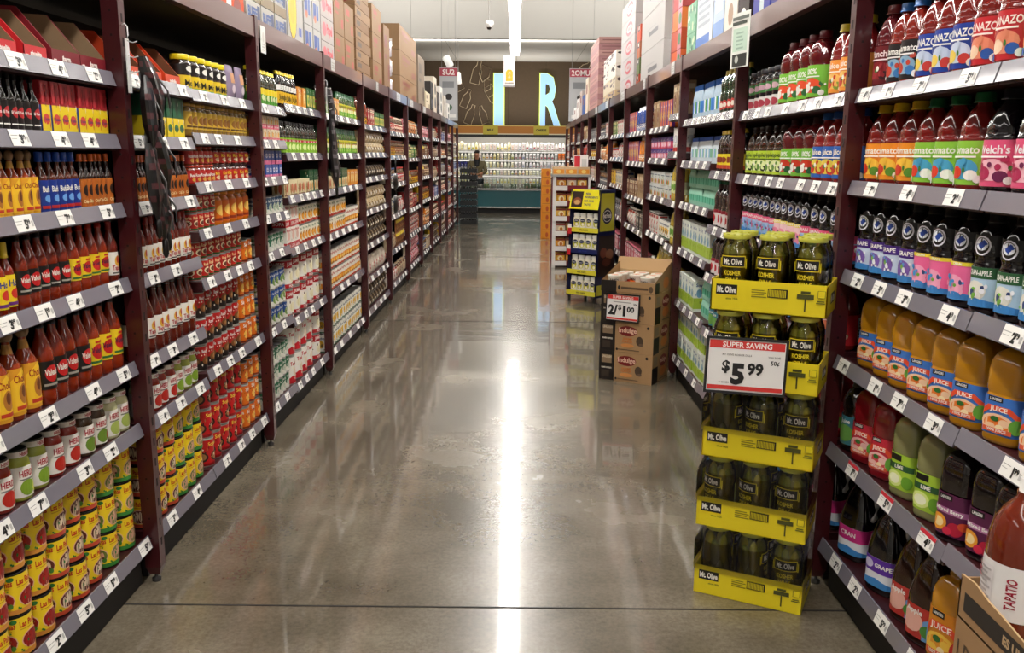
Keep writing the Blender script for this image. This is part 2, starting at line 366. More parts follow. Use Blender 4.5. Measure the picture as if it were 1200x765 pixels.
# ---- hot sauces
kind('red_tray', 'display_carton', 'carton', 'open red chocolate display carton', .115, .2, .15, tray_fn(.112, .2, .15, 'd0272f', '8f7558', 'abuelita'))
kind('maroon_tray', 'display_carton', 'carton', 'open maroon display carton', .165, .2, .16, tray_fn(.162, .2, .165, '7f1a26', '8f7558', 'ibarra'))
kind('orange_tray', 'display_carton', 'carton', 'open orange display carton', .15, .2, .15, tray_fn(.147, .2, .155, 'dd4a22', '7b4a2c', 'molinillo'))
yl = [('e', 0, .52, .62, .17, 'd8463a'), ('t', 'El Yucateco', 0, .52, .16, '28306e', 1.5), ('r', -.9, .05, .9, .12, 'b98f14'), ('r', -.5, .8, .5, .9, 'c5631c')]
kind('black_hot', 'sauce_bottle', 'bottle', 'slim black hot sauce bottle', .034, .034, .155, bottle_fn(.155, .0165, 'hot', '17120f', '101010', (.08,.55,'1b1413',[('e',0,.6,.6,.2,'b4262c'),('t','El Yucateco',0,.6,.18,W_,1.5),('r',-.7,.15,.7,.2,W_)])))
kind('yuc_red', 'sauce_carton', 'carton', 'yellow and red hot sauce carton', .048, .045, .15, carton_fn(.046, .045, .15, 'a81f28', [('r',-1,0,1,.56,'efd21f'),('e',0,.3,.75,.1,'d8463a'),('t','El Yucateco',0,.3,.07,'28306e',1.5),('r',-.9,.6,-.3,.97,'c3323a'),('r',.1,.62,.5,.93,'8a141c'),('r',-.8,.03,.8,.08,'b98f14')], [('r',-1,0,1,.56,'2c4fa0'),('r',-.8,.1,.8,.16,'efd21f')]))
kind('yuc_green', 'sauce_carton', 'carton', 'yellow and green hot sauce carton', .06, .045, .16, carton_fn(.057, .045, .16, '1f5a3c', [('r',-1,0,1,.52,'efd21f'),('e',0,.28,.75,.1,'3c7d3a'),('t','El Yucateco',0,.28,.07,'28306e',1.5),('r',-.9,.56,-.2,.97,'2d6f4c'),('r',.1,.6,.5,.93,'143e2a')], [('r',-1,0,1,.52,'d9c01c')]))
chol = [('p', [(-.85,.08),(.85,.08),(.85,.75),(0,.98),(-.85,.75)], 'f2c32e'), ('t', 'Cholula', 0, .78, .17, '9e2418', 1.5), ('e', 0, .45, .4, .22, 'b7772f'), ('e', 0, .5, .2, .13, '6c3a1c'), ('r', -.6, .12, .6, .2, 'c23a24')]
kind('cholula', 'sauce_bottle', 'bottle', 'wooden-capped hot sauce bottle', .045, .045, .18, bottle_fn(.18, .0218, 'hot', '8c3312', WOOD, (.04,.6,'e2a42a',chol), capr=.52, capz=.86, wood=True, neck=(.66,.84,.52,'c9973c')))
kind('cholula_big', 'sauce_bottle', 'bottle', 'large wooden-capped hot sauce bottle', .068, .068, .25, bottle_fn(.25, .033, 'hot', '93330f', WOOD, (.06,.58,'dd9d28',chol,.55), capr=.55, capz=.87, wood=True, neck=(.66,.84,.52,'b8853c')))
kind('blue_hot', 'sauce_bottle', 'bottle', 'blue-capped hot sauce bottle', .042, .042, .175, bottle_fn(.175, .02, 'hot', '53210f', '2350b4', (.04,.55,'16348c',[('t','Bufalo',0,.72,.18,W_,1.5),('e',0,.42,.5,.12,'6aa0e0'),('r',-.8,.1,.8,.2,'b32626')]), capr=.55, capz=.84))
kind('orange_hot', 'sauce_bottle', 'bottle', 'orange-capped hot sauce bottle', .034, .034, .17, bottle_fn(.17, .0165, 'hot', '2a140c', 'e0671c', (.04,.55,'b9631e',[('e',0,.6,.55,.2,'241008'),('t','Chipotle',0,.2,.14,'f3d9a0',1.5)]), capr=.5, capz=.86))
kind('yellow_slim', 'sauce_bottle', 'bottle', 'slim yellow-capped hot sauce bottle', .046, .046, .19, bottle_fn(.19, .022, 'hot', '84230e', 'e5c51e', (.1,.55,'f3d522',[('t','Hot',0,.75,.2,'26348c',1.4),('e',0,.42,.5,.16,'d03425'),('r',-.9,.06,.9,.16,'6b2b7c')]), capr=.45, capz=.78))
blk = [('e', -.15, .55, .55, .3, RD), ('t', 'Valentina', 0, .6, .22, 'e8e4d8', 1.8), ('r', -.8, .12, .8, .2, 'a09a90'), ('e', .45, .3, .25, .14, '2c6a3a')]
yel = [('e', -.1, .5, .6, .28, 'c6221d'), ('t', 'Valentina', 0, .56, .22, '1d1a3a', 1.8), ('r', -.8, .08, .8, .16, '2f6c36'), ('r', -.4, .82, .4, .9, RD)]
kind('val_black', 'sauce_bottle', 'bottle', 'black-labelled red sauce bottle', .053, .053, .215, bottle_fn(.215, .0258, 'val', '7d230d', '1a1210', (.2,.52,'17110f',blk), capr=.4))
kind('val_yellow', 'sauce_bottle', 'bottle', 'yellow-labelled red sauce bottle', .053, .053, .215, bottle_fn(.215, .0258, 'val', '8e2a0e', 'c2301c', (.2,.52,'f0ce24',yel), capr=.4))
kind('val_black_big', 'sauce_bottle', 'bottle', 'large black-labelled red sauce bottle', .066, .066, .25, bottle_fn(.25, .0322, 'val', '83260d', '1a1210', (.19,.52,'17110f',blk), capr=.38))
kind('val_yellow_big', 'sauce_bottle', 'bottle', 'large yellow-labelled red sauce bottle', .066, .066, .25, bottle_fn(.25, .0322, 'val', '922d0e', '1f1512', (.19,.54,'f0ce24',yel), capr=.38))
tap = [('e', 0, .6, .42, .24, 'e6b43a'), ('e', 0, .66, .22, .16, 'b23a2a'), ('t', 'Tapatio', 0, .28, .2, 'b01c26', 1.7), ('r', -.7, .06, .7, .12, '50504c'), ('e', .6, .2, .2, .1, '3d7a3a')]
kind('tap_small', 'sauce_bottle', 'bottle', 'white-labelled red sauce bottle', .05, .05, .2, bottle_fn(.2, .0245, 'val', '6a1d12', '9b2a22', (.12,.5,'eeeae2',tap), capr=.42, capz=.86))
kind('tap_big', 'sauce_bottle', 'bottle', 'large white-labelled red sauce bottle', .062, .062, .265, bottle_fn(.265, .0305, 'val', '5f1c10', '6d6a66', (.22,.52,'eeeae2',tap), capr=.36))
def herd(c1, c2): return [('t', 'HERDEZ', 0, .76, .2, 'a81c2a', 1.6), ('e', -.2, .3, .5, .26, c1), ('e', .45, .26, .35, .2, c2), ('r', -.7, .55, .7, .6, '777')if 0 else ('r', -.7, .55, .7, .6, '7a7a72')]
for kk, bc, cc, d1, dn in (('salsa_red','8a1f14','2a2220',('b92a1e','d8633a'),'white-labelled red salsa jar'), ('salsa_green','9aa23c','2c3528',('7fa02c','c9cf5a'),'white-labelled green salsa jar'), ('salsa_dark','46301c','3a3230',('6a8a2c','a83222'),'white-labelled dark salsa jar'), ('salsa_pale','c9c79a','5b6a3c',('a8b85a','e0dcb0'),'white-labelled pale salsa jar')):
    kind(kk, 'salsa_jar', 'jar', dn, .071, .071, .145, bottle_fn(.145, .0345, 'jar', bc, cc, (.08,.68,'efece4',herd(*d1)), capr=.84, capz=.86, lid=True, second=(.86,.97,'efece4',[('t','HERDEZ',0,.5,.6,'a81c2a',1.2)],1,.86)))
def lp(c1, c2, band): return [('t', 'Las Palmas', 0, .82, .15, 'c4221c', 1.7), ('e', .6, .92, .2, .06, '2d7a34'), ('r', -.7, .68, .5, .7, 'c89a1c'), ('r', -1.2, 0, 1.2, .12, band), ('e', .05, .38, .72, .25, 'e8b89a'), ('e', .05, .38, .66, .22, c1), ('e', -.34, .33, .13, .16, c2), ('e', -.1, .42, .12, .15, c2), ('e', .14, .4, .12, .17, c2), ('e', .38, .36, .13, .14, c2), ('r', -.36, .2, -.32, .46, c1), ('r', .12, .26, .16, .54, c1), ('e', .5, .24, .14, .07, '4a8a34')]
LPR = '2a2624'
kind('lp_sauce', 'chile_can', 'can', 'yellow chile sauce can', .092, .092, .1235, can_fn(.1235, .0455, 'f4d51e', lp('8f1510','a81d14','d9903a'), LPR))
kind('lp_red', 'chile_can', 'can', 'yellow chile can with red peppers', .092, .092, .1235, can_fn(.1235, .0455, 'f4d51e', lp('5a2012','e7d2b4','c24a30'), LPR))
kind('lp_green', 'chile_can', 'can', 'yellow and green chile can', .092, .092, .1235, can_fn(.1235, .0455, 'f4d51e', lp('6f7a34','d8a58c','3d8a3a'), LPR))
# ---- mid bays
kind('mole', 'sauce_jar', 'jar', 'yellow-lidded dark sauce jar', .085, .085, .15, bottle_fn(.15, .041, 'jar', '2a1a12', 'f0d820', (.05,.45,'e8c828',[('t','Mole',0,.5,.4,K_,1.5),('r',-.7,.1,.7,.2,'3c8a3c')]), capr=.9, capz=.86, lid=True, second=(.5,.74,'1c1614',[('e',0,.5,.5,.35,W_)])))
kind('purple_bag', 'snack_bag', 'bag', 'pale purple snack bag', .1, .05, .15, bag_fn(.1, .05, .16, '9a8aa4', [('r',-.6,.5,.6,.85,'d9a37a'),('e',0,.3,.5,.15,'e0d0d8')]))
kind('gold_jar', 'spice_jar', 'jar', 'gold-labelled spice jar', .06, .06, .14, bottle_fn(.14, .029, 'jar', '8a6a2a', 'c8a040', (.2,.75,'d8b23c',[('e',0,.5,.7,.25,'8a5a1e'),('r',-.8,.1,.8,.2,'5a3a16')]), capr=.85, lid=True))
kind('bouillon', 'bouillon_jar', 'jar', 'red bouillon jar', .08, .08, .085, bottle_fn(.085, .039, 'jar', '5a1812', '3a1512', (.1,.7,'c22a1e',[('t','Knorr',0,.7,.3,'f0d030',1.5),('e',0,.3,.5,.2,'e8c8a0')]), capr=.9, lid=True))
kind('red_jar', 'bean_jar', 'jar', 'red-labelled bean jar', .06, .06, .09, bottle_fn(.09, .029, 'jar', '7a2a14', 'c8381c', (.1,.75,'b81f1c',[('t','Rosarita',0,.6,.24,W_,1.7),('e',0,.25,.5,.18,'d8a040')]), capr=.85, lid=True))
kind('orange_jar', 'drink_jar', 'jar', 'orange-lidded drink mix jar', .095, .095, .165, bottle_fn(.165, .046, 'jar', 'd87a1c', 'e8861c', (.1,.75,'dd6a14',[('e',0,.55,.6,.25,'f3c05a'),('r',-.9,.08,.9,.2,'8a2a12')]), capr=.9, lid=True))
rc = [('t', 'Rosarita', 0, .8, .18, 'f6d9a0', 1.8), ('e', 0, .45, .7, .2, 'f0e0b8'), ('e', 0, .42, .5, .14, '6a3018'), ('r', -1.2, .04, 1.2, .14, '2a5a2c')]
kind('red_can', 'bean_can', 'can', 'red refried bean can', .076, .076, .11, can_fn(.108, .037, 'bc1a1a', rc))
kind('red_can_small', 'bean_can', 'can', 'small red bean can', .07, .07, .088, can_fn(.086, .034, 'c4241c', rc))
kind('black_red_can', 'bean_can', 'can', 'red and black bean can', .08, .08, .115, can_fn(.113, .039, 'b51a1a', [('r',-1.2,0,1.2,.4,'1c1412'),('t','Ranch Style',0,.78,.16,W_,1.8),('e',0,.4,.7,.18,'7a4a22'),('e',.1,.38,.4,.1,'a87a44')]))
kind('tall_red_can', 'soup_can', 'can', 'tall red soup can', .09, .09, .135, can_fn(.133, .044, 'c4161c', [('r',-1.2,0,1.2,.1,'8c1014'),('t','Sopa',-.2,.82,.14,'f0d24a',1.4),('e',.2,.35,.7,.2,'3a1c14'),('e',.2,.36,.5,.14,'a87848')]))
kind('orange_can', 'soup_can', 'can', 'orange soup can', .075, .075, .115, can_fn(.113, .037, 'e2701a', [('t','Sopa',0,.8,.16,W_,1.5),('e',0,.4,.6,.2,'f4c25a'),('r',-1.2,.02,1.2,.1,'7a2a12')]))
for nm, c1, c2, dn in (('blue_tin','20488c','7a9a4a','blue and green vegetable can'),('green_tin','2f6a4a','c8cfc0','green and white vegetable can'),('grey_tin','39506a','a8b8a0','grey-blue vegetable can')):
    kind(nm, 'vegetable_can', 'can', dn, .07, .07, .1, can_fn(.098, .034, c1, [('r',-1.2,.0,1.2,.3,'e4e2d8'),('e',0,.4,.7,.26,c2),('t','La Costena',0,.8,.15,W_,1.8),('e',.2,.35,.35,.12,'e0dcc8')]))
kind('sazon', 'seasoning_bottle', 'bottle', 'yellow-capped green seasoning bottle', .058, .058, .19, bottle_fn(.19, .028, 'juice', '31331c', 'e8d21e', (.08,.5,'4f9a2c',[('r',-1.2,.6,1.2,1,'ecd42a'),('e',0,.4,.5,.2,'d9e2b0')]), capr=.5))
kind('pink_box', 'drink_carton', 'carton', 'pink and yellow drink carton', .062, .06, .085, carton_fn(.06, .06, .083, 'ead9b8', [('r',-1,0,1,.35,'e05a7a'),('e',0,.6,.5,.22,'e8a83a'),('t','Nectar',0,.18,.14,W_,1.5)]))
kind('blue_box', 'snack_carton', 'carton', 'blue and pink snack carton', .062, .06, .085, carton_fn(.06, .06, .083, '2f55a8', [('r',-1,0,1,.3,'d86a94'),('e',0,.62,.7,.16,'dfe2ee'),('t','Yoplait' if 0 else 'Postre',0,.62,.12,'1c2c6a',1.4)]))
kind('black_sauce', 'seasoning_bottle', 'bottle', 'yellow-capped black sauce bottle', .055, .055, .19, bottle_fn(.19, .026, 'juice', '12100f', 'ecd21e', (.06,.4,'e8b81e',[('t','Jugo',0,.5,.4,K_,1.5)]), capr=.5, second=(.45,.6,'f0efe9',[('t','S',0,.5,.7,K_)],.4)))
kind('orange_pack', 'drink_mix_box', 'box', 'orange drink mix box', .085, .06, .13, carton_fn(.083, .06, .13, 'e8982c', [('e',0,.5,.6,.25,'f6d890'),('t','Tang',0,.82,.13,W_,1.4),('r',-1,0,1,.1,'c8501c')]))
kind('green_pack', 'tea_box', 'box', 'green tea box', .07, .06, .14, carton_fn(.068, .06, .14, '256a34', [('r',-.8,.2,.8,.7,'e9d66a'),('e',0,.45,.5,.16,'5aa03c'),('t','Te',0,.84,.12,W_)]))
kind('lime_bottle', 'juice_bottle', 'bottle', 'dark bottle with lime green label', .066, .066, .19, bottle_fn(.19, .032, 'juice', '2b2a1e', '221c18', (.06,.5,'86bb2c',[('r',-1.2,.75,1.2,.9,'c82a44'),('e',0,.4,.5,.22,'dff0a0'),('t','Lime',0,.82,.12,W_)]), capr=.5))
kind('green_bottle', 'juice_bottle', 'bottle', 'dark green-capped bottle with yellow label', .066, .066, .19, bottle_fn(.19, .032, 'juice', '3a5a24', '14532c', (.06,.56,'d6cc3a',[('r',-2.5,.0,2.5,.42,'6cab30'),('e',0,.55,.5,.2,'eef0c0'),('t','Limon',0,.82,.14,'1f5a2c'),('e',.1,.2,.35,.12,'c8e07a'),('r',-.6,.68,.6,.72,'b83a2c')]), capr=.62, capz=.8))
kind('cream_box', 'baking_box', 'box', 'cream and brown baking box', .1, .07, .1, carton_fn(.098, .07, .098, 'e6d9ae', [('e',-.35,.5,.3,.3,'b07a3c'),('e',.35,.5,.3,.3,'c85a3c'),('r',-.9,.05,.9,.15,'7a4a24')]))
kind('green_box', 'dessert_box', 'box', 'dark green dessert box', .06, .06, .15, carton_fn(.058, .06, .148, '1c5636', [('r',-.8,.1,.8,.55,'e8dcae'),('e',0,.33,.5,.15,'d89a3c')]))
kind('white_red_box', 'soup_box', 'box', 'white and red soup box', .1, .08, .135, carton_fn(.098, .08, .133, 'eeeae0', [('r',-1,.0,1,.3,'c4222c'),('e',0,.6,.6,.2,'e4b8a8'),('t','Maruchan',0,.86,.12,'c4222c',1.7),('t','SOPA',0,.15,.14,W_)]))
kind('gold_can', 'fruit_can', 'can', 'gold and white fruit can', .075, .075, .12, can_fn(.118, .036, 'ece6d4', [('r',-1.2,.0,1.2,.15,'b0301c'),('e',0,.45,.7,.25,'e8a024'),('t','Fruit',0,.85,.13,'2f6a34')]))
kind('hominy', 'hominy_can', 'can', 'big red and white hominy can', .15, .15, .18, can_fn(.178, .074, 'efece2', [('r',-1.2,.72,1.2,1,'a81a22'),('t',"JUANITA'S",0,.86,.12,W_,1.8),('e',0,.38,.62,.22,'f3efd8'),('e',0,.4,.5,.16,'e4d9a8'),('r',-1.2,0,1.2,.14,'b81e26'),('t','HOMINY',0,.07,.09,W_)]))
kind('menudo', 'hominy_can', 'can', 'big white can with red lettering', .15, .15, .18, can_fn(.178, .074, 'f1efe6', [('t','Teasdale',0,.75,.14,'c4202c',1.8),('e',.1,.42,.5,.16,'ead9c0'),('p',[(-1.2,0),(1.2,0),(1.2,.26),(.2,.12),(-.4,.3),(-1.2,.14)],'c4202c')]))
kind('orange_white_can', 'fruit_can', 'can', 'orange and white fruit can', .075, .075, .15, can_fn(.148, .036, 'eeeade', [('r',-1.2,.25,1.2,.55,'eb9420'),('e',0,.4,.5,.13,'f8cf6a'),('t','Peach',0,.8,.12,'b43a1c'),('r',-1.2,0,1.2,.08,'c84a2c')]))
kind('yellow_white_can', 'milk_can', 'can', 'yellow and white milk can', .078, .078, .14, can_fn(.138, .038, 'f0eee4', [('e',0,.45,.6,.22,'e8b82c'),('t','Leche',0,.8,.14,'26416a'),('r',-1.2,0,1.2,.06,'3b6a44'),('e',.2,.4,.25,.1,'8a6a2c')]))
kind('bean_bag', 'bean_bag', 'bag', 'clear bag of pale beans', .15, .07, .1, bag_fn(.15, .07, .1, 'cbb58a', specks(-.9,.05,.9,.95,['efe2c2','8a6a44','5a4028','e2cfa2'],26,3,.1)+[('r',-.4,.3,.3,.6,'e8e4da')]))
kind('dark_bean_bag', 'bean_bag', 'bag', 'clear bag of black beans', .14, .07, .11, bag_fn(.14, .07, .11, '3a2c20', specks(-.9,.05,.9,.95,['cfc09a','201812','a08a60','6a5236'],26,5,.1)+[('r',-.4,.4,.3,.6,'efeadb')]))
kind('rice_bag', 'rice_bag', 'bag', 'white bag with red seal', .16, .09, .17, bag_fn(.16, .09, .17, 'd8cdbd', specks(-.8,.1,.8,.9,['c8b49a','efe8da','9a7a5c'],12,6,.12)+[('e',0,.5,.45,.2,'b8443a'),('t','Rice',0,.5,.12,W_)]))
kind('spice_bag', 'spice_bag', 'bag', 'clear bag of brown spice', .11, .04, .15, bag_fn(.11, .04, .15, '8f5a34', specks(-.8,.05,.8,.7,['5a2c1a','c8945a','3a2014'],14,8,.12)+[('r',-1,.76,1,1,'e0c83c')]))
# ---- juices
def jl(c, t, tc, fruit, extra=(), nut=True):
    a = [('e', 0, .36, .6, .24, fruit[0]), ('t', t, -.05, .8, .17, tc, 1.7), ('e', -.3, .28, .3, .15, fruit[1]), ('e', .35, .22, .25, .12, fruit[2])]+specks(-.85,.06,.85,.6,[fruit[0],fruit[1],fruit[2],'f4f0e4','3f7a34'],9,len(t)+len(c),.09)+[('r',-.5,.62,.5,.66,tc),('e',.62,.13,.16,.09,W_)]+list(extra)
    if nut:
        for s_ in (-1, 1): a += [('r', s_*1.75-.3, .1, s_*1.75+.3, .92, 'e9e7e0')] + lines(s_*1.75-.24, .16, s_*1.75+.24, .86, 7, '55524c')
    return a
juices = (
 ('maroon_jug','juice_bottle','maroon fruit punch bottle','571018','6a1a1c',('6a141c'),'Punch','f0dada',('8a1c24','a83038','3a0a10'),'juice',2,.052,.26),
 ('clamato','juice_bottle','blue-capped bottle with black label','7d2016','2a68b0','1d1a1c','Clamato','f2f0ea',('8fb4cc','c2402c','3c7ab8'),'juice',2,.047,.25),
 ('ronazo_blue','juice_bottle','red bottle with blue label','741a16','2a68b0','1f3f9c','RONAZO','f2f0ea',('c8d4ea','e8c850','c83a34'),'juice',2,.048,.255),
 ('ronazo_red','juice_bottle','red bottle with red label','741a16','7a1c18','c8242c','RONAZO','f6e6dc',('e88a6a','f2d0b0','2a58a8'),'juice',2,.048,.255),
 ('ronazo_green','juice_bottle','red bottle with green label','741a16','7a1c18','6aa63a','RONAZO','f6e6dc',('c8d86a','e8a04a','2a58a8'),'juice',2,.048,.255),
 ('tomato_orange','juice_bottle','yellow-capped bottle with orange label','6e1512','e0b81e','ec8f22','Tomato','f8f0e0',('f4c040','c8341c','5a8a2c'),'juice',2,.052,.25),
 ('tomato_green','juice_bottle','green-capped bottle with green label','6e1512','1f6a3c','8cc43c','Tomato','f8f4e8',('4aa0c8','d8381c','f4f4e8'),'juice',2,.052,.25),
 ('welch','juice_bottle','black grape juice bottle with pink label','0f0b10','20242c','e0547c',"Welch's",'f8f0f2',('f4b8c4','b02a54','6a1c4a'),'juice',2,.056,.26),
 ('bb_green','juice_bottle','maroon bottle with bright green label','5c0f16','6e1820','7ac23a','100%','f6f6ee',('e8502c','f2f0e8','2f6a3a'),'grip',2,.058,.27),
 ('orange_juicy','juice_bottle','yellow-capped bottle with orange wrap','7c1c1c','d8c02c','f09a3c','Juice','fdf4e4',('f6c86a','d0402c','8aa83c'),'juice',2,.047,.26),
 ('motts','juice_bottle','dark bottle with round green label','5c1418','3a1014','74b83a','100%','f6f6ee',('c8341c','f2f0e8','1f5a34'),'grip',2,.058,.25),
 ('blue_fruit','juice_bottle','blue-capped bottle with blue label','7e1c1c','2458a8','2f62b4','Juice','fdf4e4',('e8d050','c8341c','d83a3a'),'juice',2,.052,.26),
 ('olive_juice','juice_bottle','brown bottle with lime label','2c1c12','241812','b8cf3a','Apple','2c4a1c',('e4ecb0','5a8a2c','1f2a14'),'juice',2,.05,.235),
)
for k_, nm, dn, body, cap, bg, t, tc, fr, pf, sq, r, h in juices:
    kind(k_, nm, 'bottle', dn, 2.07*r+.003, 2*r, h, bottle_fn(h, r, pf, body, cap, (.08, .52, bg, jl(bg, t, tc, fr)), sq, 1, .46 if pf == 'juice' else .42), bias=.35)
wave = [('e', 0, .5, .42, .48, 'e8e6f0'), ('e', 0, .5, .34, .4, '14120f'), ('e', 0, .56, .3, .3, 'e8ecf4'), ('p', [(-.28,.55),(0,.35),(.28,.6),(.1,.8),(-.12,.6)], '1c3f94')]
def grape(top, t1, l1, acc, h=.265, r=.0465, bg='cdd8ea', tz=.72):
    it = [('r', -2.5, tz, 2.5, 1, top), ('t', t1, 0, (1+tz)/2, min(.13, (1-tz)*.7), W_, 1.3), ('e', -.1, .4, .5, .26, l1), ('p', [(-2.5,0),(2.5,0),(2.5,.2),(1,.12),(0,.22),(-1,.12),(-2.5,.18)], '3f86c8'), ('r', .75, .1, 1.2, tz-.04, acc)]+specks(-.55,.2,.4,.62,['f4f2f6',acc,'3a4a7a','7ab04a',l1],12,len(top)+len(t1),.09)+[('e',.95,.5,.14,.1,W_),('e',.95,.26,.14,.06,'d83a3a'),('r',-1.9,.1,-1.2,tz-.05,'e4e2e8')]+lines(-1.85,.14,-1.25,tz-.1,7,'50505c')
    return bottle_fn(h, r, 'grip', '0d0a0d', '1c1a1c', (.08, .47, bg, it), 2, 1, .42, second=(.58, .78, '0d0a0d', wave, .32, .965))
kind('grape_purple', 'grape_juice_bottle', 'bottle', 'black juice bottle with purple label', .1, .096, .265, grape('45207c', 'GRAPE', '7a5aa8', '6a9ad4'), bias=.35)
kind('grape_pink', 'grape_juice_bottle', 'bottle', 'black juice bottle with pink label', .1, .096, .265, grape('f0d83a', 'CRAN', 'f7a8c4', '4a9ad8', .265, .0465, 'ee6a9c', .9), bias=.35)
kind('grape_green', 'grape_juice_bottle', 'bottle', 'black juice bottle with green label', .1, .096, .265, grape('2a5a34', 'CRAN-APPLE', 'e8e4d8', '7ac23a', .265, .0465, 'b4d0e4'), bias=.35)
kind('grape_small_pink', 'cranberry_bottle', 'bottle', 'black bottle with small pink label', .088, .084, .25, grape('e05a80', 'CRAN', '8ab0dc', 'd8447a', .25, .0405, 'a8c4e4'), bias=.35)
kind('grape_small_yellow', 'cranberry_bottle', 'bottle', 'black bottle with small yellow label', .088, .084, .25, grape('ead23c', 'CRAN', 'e88aa8', 'e84a6a', .25, .0405, 'f0c8d0', .85), bias=.35)
def lang(c1, c2, leaf): return [('r', -.42, .86, .12, .99, K_), ('t', 'LANGERS', -.15, .925, .07, W_, .5), ('p', [(-.75,.5),(-.4,.76),(.4,.76),(.8,.5),(.72,.4),(.35,.62),(-.35,.62),(-.7,.4)], 'e8502c'), ('t', 'JUICE', 0, .66, .12, 'fbeee0', 1.1), ('e', 0, .3, .62, .26, c1), ('e', .0, .29, .5, .2, c2), ('e', -.25, .2, .2, .1, c1), ('e', .25, .34, .2, .1, c1), ('e', .1, .2, .16, .09, 'f6e0b0'), ('e', -.1, .42, .16, .07, '2f6a2c'), ('e', .62, .3, .22, .2, leaf), ('r', -.5, .06, .5, .18, 'e0603a'), ('t', '100% JUICE', 0, .12, .07, W_, .9)] + [('r', -1.95, .06, -1.2, .94, 'd8d8d8')] + lines(-1.9, .1, -1.25, .9, 9, '4a4c54')+[('r', 1.2, .06, 1.95, .94, 'd8d8d8')] + lines(1.25, .1, 1.9, .9, 9, '4a4c54')
kind('oj', 'orange_juice_bottle', 'bottle', 'square bottle of orange juice', .124, .12, .275, bottle_fn(.275, .0535, 'oj', 'bd8218', 'd8d4cc', (.1,.47,'3c74c4',lang('f2c8a0','ea7a2c','6aa83a')), 4, 1, .36, capz=.94), bias=.4)
kind('ruby', 'juice_bottle', 'bottle', 'square bottle of ruby juice', .112, .108, .27, bottle_fn(.27, .05, 'oj', '82121c', '8a2a2c', (.1,.5,'c8283c',lang('f0c0b8','d84a50','6aa83a')), 4, 1, .36, capz=.94), bias=.4)
kind('lime_square', 'juice_bottle', 'bottle', 'square bottle with lime label', .112, .108, .27, bottle_fn(.27, .05, 'oj', '8d8c5c', '9a998a', (.1,.5,'a8cc3a',[('r',-.5,.8,.1,.97,K_),('r',-.8,.55,.8,.72,'2c5a30'),('t','LIME',0,.635,.1,W_),('e',-.2,.28,.45,.22,'dcec8a'),('e',-.2,.28,.3,.14,'f2f6d0'),('e',.45,.25,.25,.18,'6aa02c')]), 4, 1, .36, capz=.94), bias=.4)
kind('dark_square', 'juice_bottle', 'bottle', 'square black bottle with passionfruit label', .112, .108, .27, bottle_fn(.27, .05, 'oj', '14090f', '181416', (.08,.5,'5a1c46',[('r',-.5,.84,.1,.97,K_),('t','LANGERS',-.2,.9,.07,W_,.5),('r',-.9,.52,.9,.66,'b06a9a'),('t','Mixed Berry',0,.59,.09,W_,1.5),('e',-.4,.28,.35,.2,'e89a2c'),('e',-.4,.28,.22,.12,'f6d89a'),('e',.3,.2,.3,.16,'b81c3a'),('e',.6,.32,.2,.1,'d8502c'),('e',0,.12,.2,.1,'d42a4a')]), 4, 1, .36, capz=.94), bias=.4)
kind('dark_green_bottle', 'juice_bottle', 'bottle', 'dark bottle with blue-green label', .1, .096, .25, bottle_fn(.25, .046, 'grip', '1a1410', '1a1412', (.1,.5,'3a7a8a',[('e',0,.4,.6,.3,'6aa04a'),('t','Juice',0,.8,.14,W_)]), 2), bias=.3)
def jug(c, pic, kname): return bottle_fn(.28, .058, 'jug', c, '1c1a1c', (.08,.42,pic[0],pic[1]), 3, .8, .3, capz=.94, handle=M('c9c9cc' if c < '2' else '5a4436', .3, .3))
kind('jug_pink', 'juice_jug', 'jug', 'big black handled jug, pink label', .122, .11, .28, jug('0d0a0e', ('e4e6ec',[('r',-2.5,.5,2.5,1,'c42a7a'),('t','CRAN',0,.75,.16,W_,1.2),('p',[(-2.5,0),(2.5,0),(2.5,.3),(1,.12),(0,.3),(-1,.14),(-2.5,.26)],'3f86c8')]), 0), bias=.45)
kind('jug_purple', 'juice_jug', 'jug', 'big black handled jug, purple label', .122, .11, .28, jug('0d0a0e', ('e4e6ec',[('r',-2.5,.5,2.5,1,'5a2a9c'),('e',-.4,.75,.25,.16,'c8c0e0'),('t','GRAPE',.3,.75,.14,W_,.9),('p',[(-2.5,0),(2.5,0),(2.5,.3),(1,.12),(0,.3),(-1,.14),(-2.5,.26)],'3f86c8')]), 0), bias=.45)
kind('jug_brown', 'juice_jug', 'jug', 'big dark apple juice jug', .122, .11, .28, jug('2a140c', ('b8342c',[('e',-.3,.5,.5,.35,'e8b0a0'),('p',[(.2,0),(1,0),(1,1),(.2,.6)],'6a9ad0'),('e',.4,.3,.3,.2,'4a8a3a'),('r',-2.4,.1,-1.2,.9,'e4e2dc'),('t','Apple',-.2,.8,.16,W_)]), 0), bias=.45)
kind('jug_orange', 'juice_jug', 'jug', 'big orange mango juice jug', .12, .11, .28, bottle_fn(.28, .055, 'oj', 'c98a1c', 'd0a040', (.1,.6,'d8861c',lang('f4c84a','ea9a2c','c8342c')), 3, .9, .36, capz=.94), bias=.45)
kind('white_jar', 'coffee_jar', 'jar', 'dark jar with white wrap', .085, .085, .19, bottle_fn(.19, .04, 'jar', '1c1a1c', '33343a', (.05,.35,'d8d6d4',[('e',0,.5,.5,.3,'a83a4a')]), capr=.88, lid=True, second=(.45,.68,'3a7a3c',[('e',0,.5,.5,.3,'c8a0b0')])), bias=.3)
kind('water_pack', 'drink_pack', 'multipack', 'blue and green drink multipack', .275, .2, .23, pack_fn(.26, .2, .225, 7, 1, 'b8cfe0', '2a66b8', ['4a86d0','e6eef2','5aa04a']))
kind('white_pack', 'drink_pack', 'multipack', 'white and blue drink multipack', .2, .18, .12, pack_fn(.19, .18, .16, 6, 1, 'd0dce4', '2850a0', ['dfe6ea','8ab0d8','8ac0a0']))
